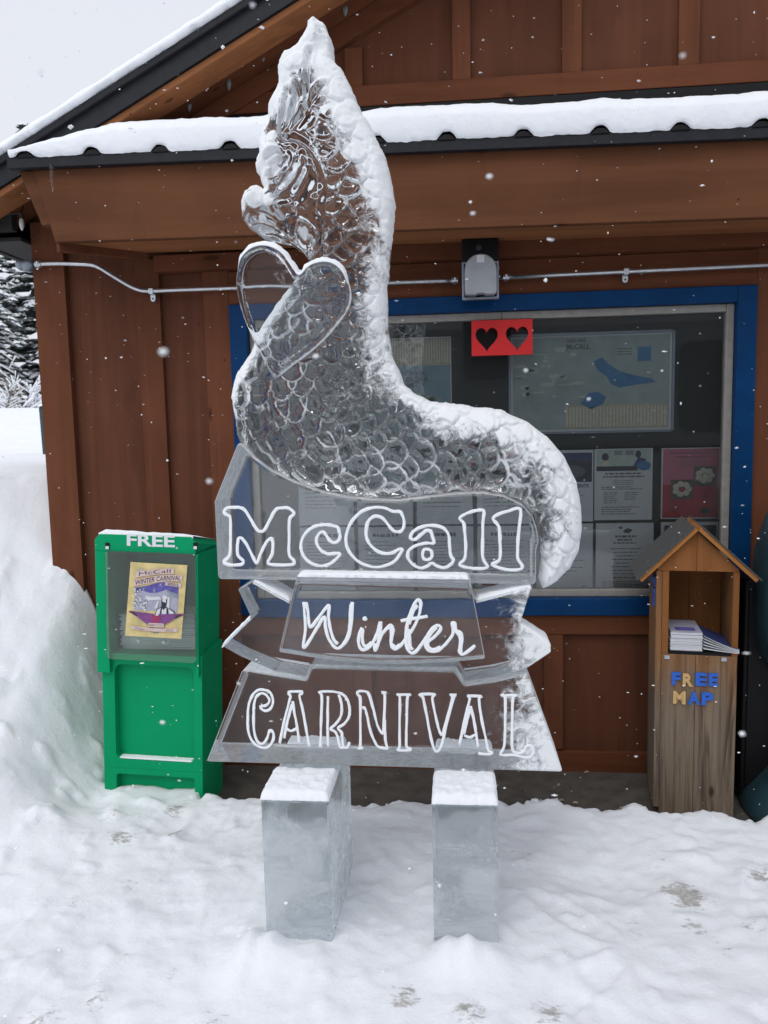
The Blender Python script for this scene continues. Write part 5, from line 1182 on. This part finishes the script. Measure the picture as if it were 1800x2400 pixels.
# ------------------------------------------------------------------ trees and shrubs beyond the corner
def conifer_meshes(H, R, seed):
    rs = random.Random(seed); nd_, sn = MB(), MB()
    z = .06*H
    while z < H*.985:
        f = 1-z/H; L = R*(f**.8)*(.8+.4*rs.random())+.06; nb_ = int(5+6*f)
        for k in range(nb_):
            a = rs.random()*2*pi; l = L*rs.uniform(.7, 1.15); dz0 = rs.uniform(-.1, .1); dx, dy = cos(a), sin(a)
            n_ = max(3, int(l/.16))
            for i in range(n_):
                t = (i+.6)/n_; bx, by, bz = dx*l*t, dy*l*t, z+dz0+l*(.12*t-.42*t*t)
                for sgn in (-1, 1, 0):
                    s_ = (.10+.20*(1-t)*min(1, l))*rs.uniform(.7, 1.3); an = a+sgn*rs.uniform(.5, 1.0); ex, ey = cos(an), sin(an); w_ = s_*rs.uniform(.22, .4); dr = -rs.uniform(.05, .22)*s_*2
                    px, py = -ey*w_, ex*w_
                    nd_.add([(bx-px*.4, by-py*.4, bz), (bx+ex*s_*.5+px, by+ey*s_*.5+py, bz+dr*.4), (bx+ex*s_*1.25, by+ey*s_*1.25, bz+dr), (bx+ex*s_*.5-px, by+ey*s_*.5-py, bz+dr*.45-.03)], [(0,1,2,3)])
                    if rs.random() < .78:
                        q_ = rs.uniform(.45, .95); h_ = .022+.02*rs.random()
                        sn.add([(bx-px*.4*q_, by-py*.4*q_, bz+h_), (bx+ex*s_*.5+px*q_, by+ey*s_*.5+py*q_, bz+dr*.4+h_), (bx+ex*s_*1.15, by+ey*s_*1.15, bz+dr+h_*.8), (bx+ex*s_*.5-px*q_, by+ey*s_*.5-py*q_, bz+dr*.45+h_*.5),
                                (bx+ex*s_*.5, by+ey*s_*.5, bz+dr*.35+h_+.03)], [(0,1,4), (1,2,4), (2,3,4), (3,0,4)])
        z += (.16+.14*f)*min(1.3, H/7)
    tr = MB(); tr.tube([(0, 0, -1), (0, 0, H*.5), (0, 0, H)], R*.085, 8, taper=lambda t: 1-.95*t)
    return tr, nd_, sn
def conifer(first, x, y, z, H, R, seed, label):
    if first is None:
        tr, nd_, sn = conifer_meshes(H, R, seed); root = thing('pine_tree', (0, 0, 0), label, 'tree', 'snowy conifers beyond the corner of the building')
        tr.build('trunk', M['bark'], root); nd_.build('crown', M['needle'], root); sn.build('snow_cover', M['snow'], root)
    else:
        root = first.copy(); COL.objects.link(root); root['label'] = label
        for ch in list(first.children): c_ = ch.copy(); COL.objects.link(c_); c_.parent = root
    root.location = (x, y, z); return root
t1 = conifer(None, -13.1, 20.0, 1.7, 8.4, 2.3, 1, 'tallest snowy conifer, its tip showing above the roof edge at the left margin')
t2 = conifer(None, -9.75, 15.0, 1.6, 5.6, 1.6, 2, 'low snowy conifer nearest the wall corner, hiding the trunks behind')
for base, x, y, h, rz, s_, lab in ((t2, -10.9, 16.6, 1.6, 1.3, 1.15, 'snowy conifer between the tallest tree and the low one by the corner'), (t2, -9.6, 17.5, 1.6, 2.9, 1.25, 'snowy conifer standing half behind the corner post'),
                          (t1, -16.5, 24, 1.8, 2.1, .95, 'tall snowy conifer farther back, left of the tallest tree'), (t1, -12.2, 25, 1.8, 4.0, .78, 'distant snowy conifer behind the tree row by the corner'),
                          (t2, -12.6, 17.0, 1.6, 5.1, 1.2, 'bushy snowy conifer at the outer left of the tree row'), (t1, -19.5, 21, 1.8, .7, .85, 'snowy conifer at the far left end of the tree row')):
    c_ = conifer(base, x, y, h, 0, 0, 0, lab); c_.rotation_euler = (0, 0, rz); c_.scale = (s_, s_, s_)
def shrub(x, y, z, H, seed, label, n=34):
    rs = random.Random(seed); root = thing('shrub', (x, y, z), label, 'shrub', 'bare snowy shrubs'); tw, sn = MB(), MB()
    for k in range(n):
        a = rs.random()*2*pi; lean = rs.uniform(.15, 1.1); L = H*rs.uniform(.5, 1.1); p = [(x, y, z-.1)]
        for i in range(1, 7):
            t = i/6; p.append((x+cos(a)*lean*L*t*(.6+.4*t)+rs.uniform(-.03, .03), y+sin(a)*lean*L*t*(.6+.4*t), z+L*(t-.38*lean*t*t)+rs.uniform(-.02, .02)))
        tw.tube(p, .011, 5, taper=lambda t: 1-.75*t)
        for i in (2, 3, 4, 5):
            b_ = rs.uniform(-1, 1)+a; l = L*.3*rs.uniform(.4, 1); e_ = (p[i][0]+cos(b_)*l, p[i][1]+sin(b_)*l, p[i][2]+l*rs.uniform(.2, .9)); tw.tube([p[i], e_], .005, 4, taper=lambda t: 1-.6*t)
            if rs.random() < .7: sn.tube([(p[i][0], p[i][1], p[i][2]+.012), (e_[0], e_[1], e_[2]+.010)], .012, 5)
        if lean > .5: sn.tube([(q_[0], q_[1], q_[2]+.012) for q_ in p[2:]], .016, 6)
    for k in range(6): sn.blob((x+rs.uniform(-.4, .4), y+rs.uniform(-.3, .3), z+rs.uniform(.05, .3)), .2, .2, .12, 8, 0, .15)
    tw.build('stems', M['twig'], root); sn.build('snow_cover', M['snow'], root, smooth=True); return root
def on_line(u, Y): return at(u, 900, Y)[0]
shrub(on_line(70, 11.5), 11.5, 1.55, 1.0, 3, 'bare snow-laden shrub closest to the wall corner'); shrub(on_line(5, 11.0), 11.0, 1.5, .95, 5, 'bare shrub with drooping snowy twigs at the left margin'); shrub(on_line(45, 13.2), 13.2, 1.65, 1.6, 8, 'taller upright bare shrub in front of the conifers', 26)
# dark blue bin by the far corner, snow on its lid
ux = at(96, 960, 7.2)
q = MB(); q.prism([(ux[0]-.02, ux[2]-.5), (ux[0]+.40, ux[2]-.5), (ux[0]+.42, ux[2]+.03), (ux[0]-.03, ux[2]+.03)], 7.2, 7.6); bn = q.build("storage_bin", M["teal"], None, bevel=.02); tag(bn, 'dark blue-grey bin with snow on its lid just behind the wall corner', 'bin')
snow_cap(bn, ux[0]-.03, ux[0]+.43, 7.18, 7.62, ux[2]+.03, .06, nx_=20, ny_=12)

# ------------------------------------------------------------------ dark van parked behind the viewer, seen mirrored in the window
VY = -2.0; MR = 2*3.325-VY
van = thing('parked_van', (1.0, VY-1, .1), 'tall dark van parked across from the building, mirrored in the window glass', 'van')
q = MB(); prof = [(VY, .35), (VY+.02, .9), (VY+.03, 1.5), (VY-.05, 2.1), (VY-.18, 2.62), (VY-.35, 2.78), (VY-1.5, 2.82), (VY-1.65, 2.7), (VY-1.85, 1.5), (VY-1.85, .35)]
x0, x1 = -1.0, 5.6; n = len(prof); V = [(x0, y, z) for y, z in prof]+[(x1, y, z) for y, z in prof]
q.add(V, [tuple(range(n)), tuple(range(2*n-1, n-1, -1))]+[(i, n+i, n+(i+1) % n, (i+1) % n) for i in range(n)]); vb = q.build('body', M['van'], van, bevel=.05, seg=3)
for ua, ub, va, vb_ in ((1085, 1196, 742, 888), (1595, 1727, 800, 1012)):
    a, b_ = at(ua, va, MR), at(ub, vb_, MR)
    q = MB(); rr = rrect(a[0], b_[0], b_[2], a[2], .10, 6); q.prism(rr, VY-.2, VY+.055); q.build('window', M['black'], van, bevel=.01)
for x in (.1, 4.6):
    q = MB(); q.tube([(x, VY+.03, .45), (x, VY-.25, .45)], .36, 24); wh = q.build('wheel', M['rubber'], van, bevel=.02); MB().tube([(x, VY+.04, .45), (x, VY+.0, .45)], .2, 20).build('rim', M['zinc'], wh)
MB().box(-.8, 5.4, VY-.02, VY+.05, 1.22, 1.28).build('side_moulding', M['black'], van)

# ------------------------------------------------------------------ falling snow
q = MB(); rs = random.Random(21); nfl = 0
while nfl < 1300:
    dpt = .5+2.75*rs.random()**.55; u, v = rs.uniform(-150, 1950), rs.uniform(-100, 2450)
    d = FW + RT*(u-900)/F_PX - UP*(v-1200)/F_PX; p_ = EYE+d*dpt
    if p_[1] > 2.86 and p_[2] > 2.1: continue
    if p_[1] > 3.2 or p_[2] < .15: continue
    r = min(.0058, .00175*math.exp(rs.gauss(0, .5)))*(1 if dpt > 1 else .7); pr = [Vector((rs.gauss(0, 1), rs.gauss(0, 1), rs.gauss(0, 1))).normalized()*r*rs.uniform(.5, 1.3) for _ in range(4)]
    c_ = Vector(p_); V = []
    for sgn in (1, -1):
        for ax in ((1, 0, 0), (0, 1, 0), (0, 0, 1)): V.append(c_+Vector(ax)*sgn*r*rs.uniform(.45, 1.5))
    st = rs.uniform(0, 1.6)*r; V = [w_+Vector((.35, 0, -1))*st*((w_-c_).z/r) for w_ in V]
    q.add(V, [(0,1,2), (1,3,2), (3,4,2), (4,0,2), (1,0,5), (3,1,5), (4,3,5), (0,4,5)]); nfl += 1
for u, v, dpt, r in ((383, 825, .55, .0022), (1147, 414, .8, .0022), (1108, 500, .9, .0017), (740, 835, .9, .0022), (490, 1128, .7, .0018), (1740, 1720, .8, .0020), (380, 1693, 1.0, .002), (1232, 868, .9, .0017), (1380, 935, 1.0, .0016), (592, 12, .7, .0014), (95, 170, .5, .001), (1600, 130, .6, .0012)):
    d = FW + RT*(u-900)/F_PX - UP*(v-1200)/F_PX; p_ = EYE+d*dpt*.62; r *= .8; q.blob(tuple(p_), r*1.2, r, r*.8, 8, 0, .3)
M['flake'] = plain('snowflake', (.88, .89, .92), .8, var=.02)
tag(q.build('falling_snow', M['flake'], None), 'light snow falling in small flakes', 'snow', kind='stuff')
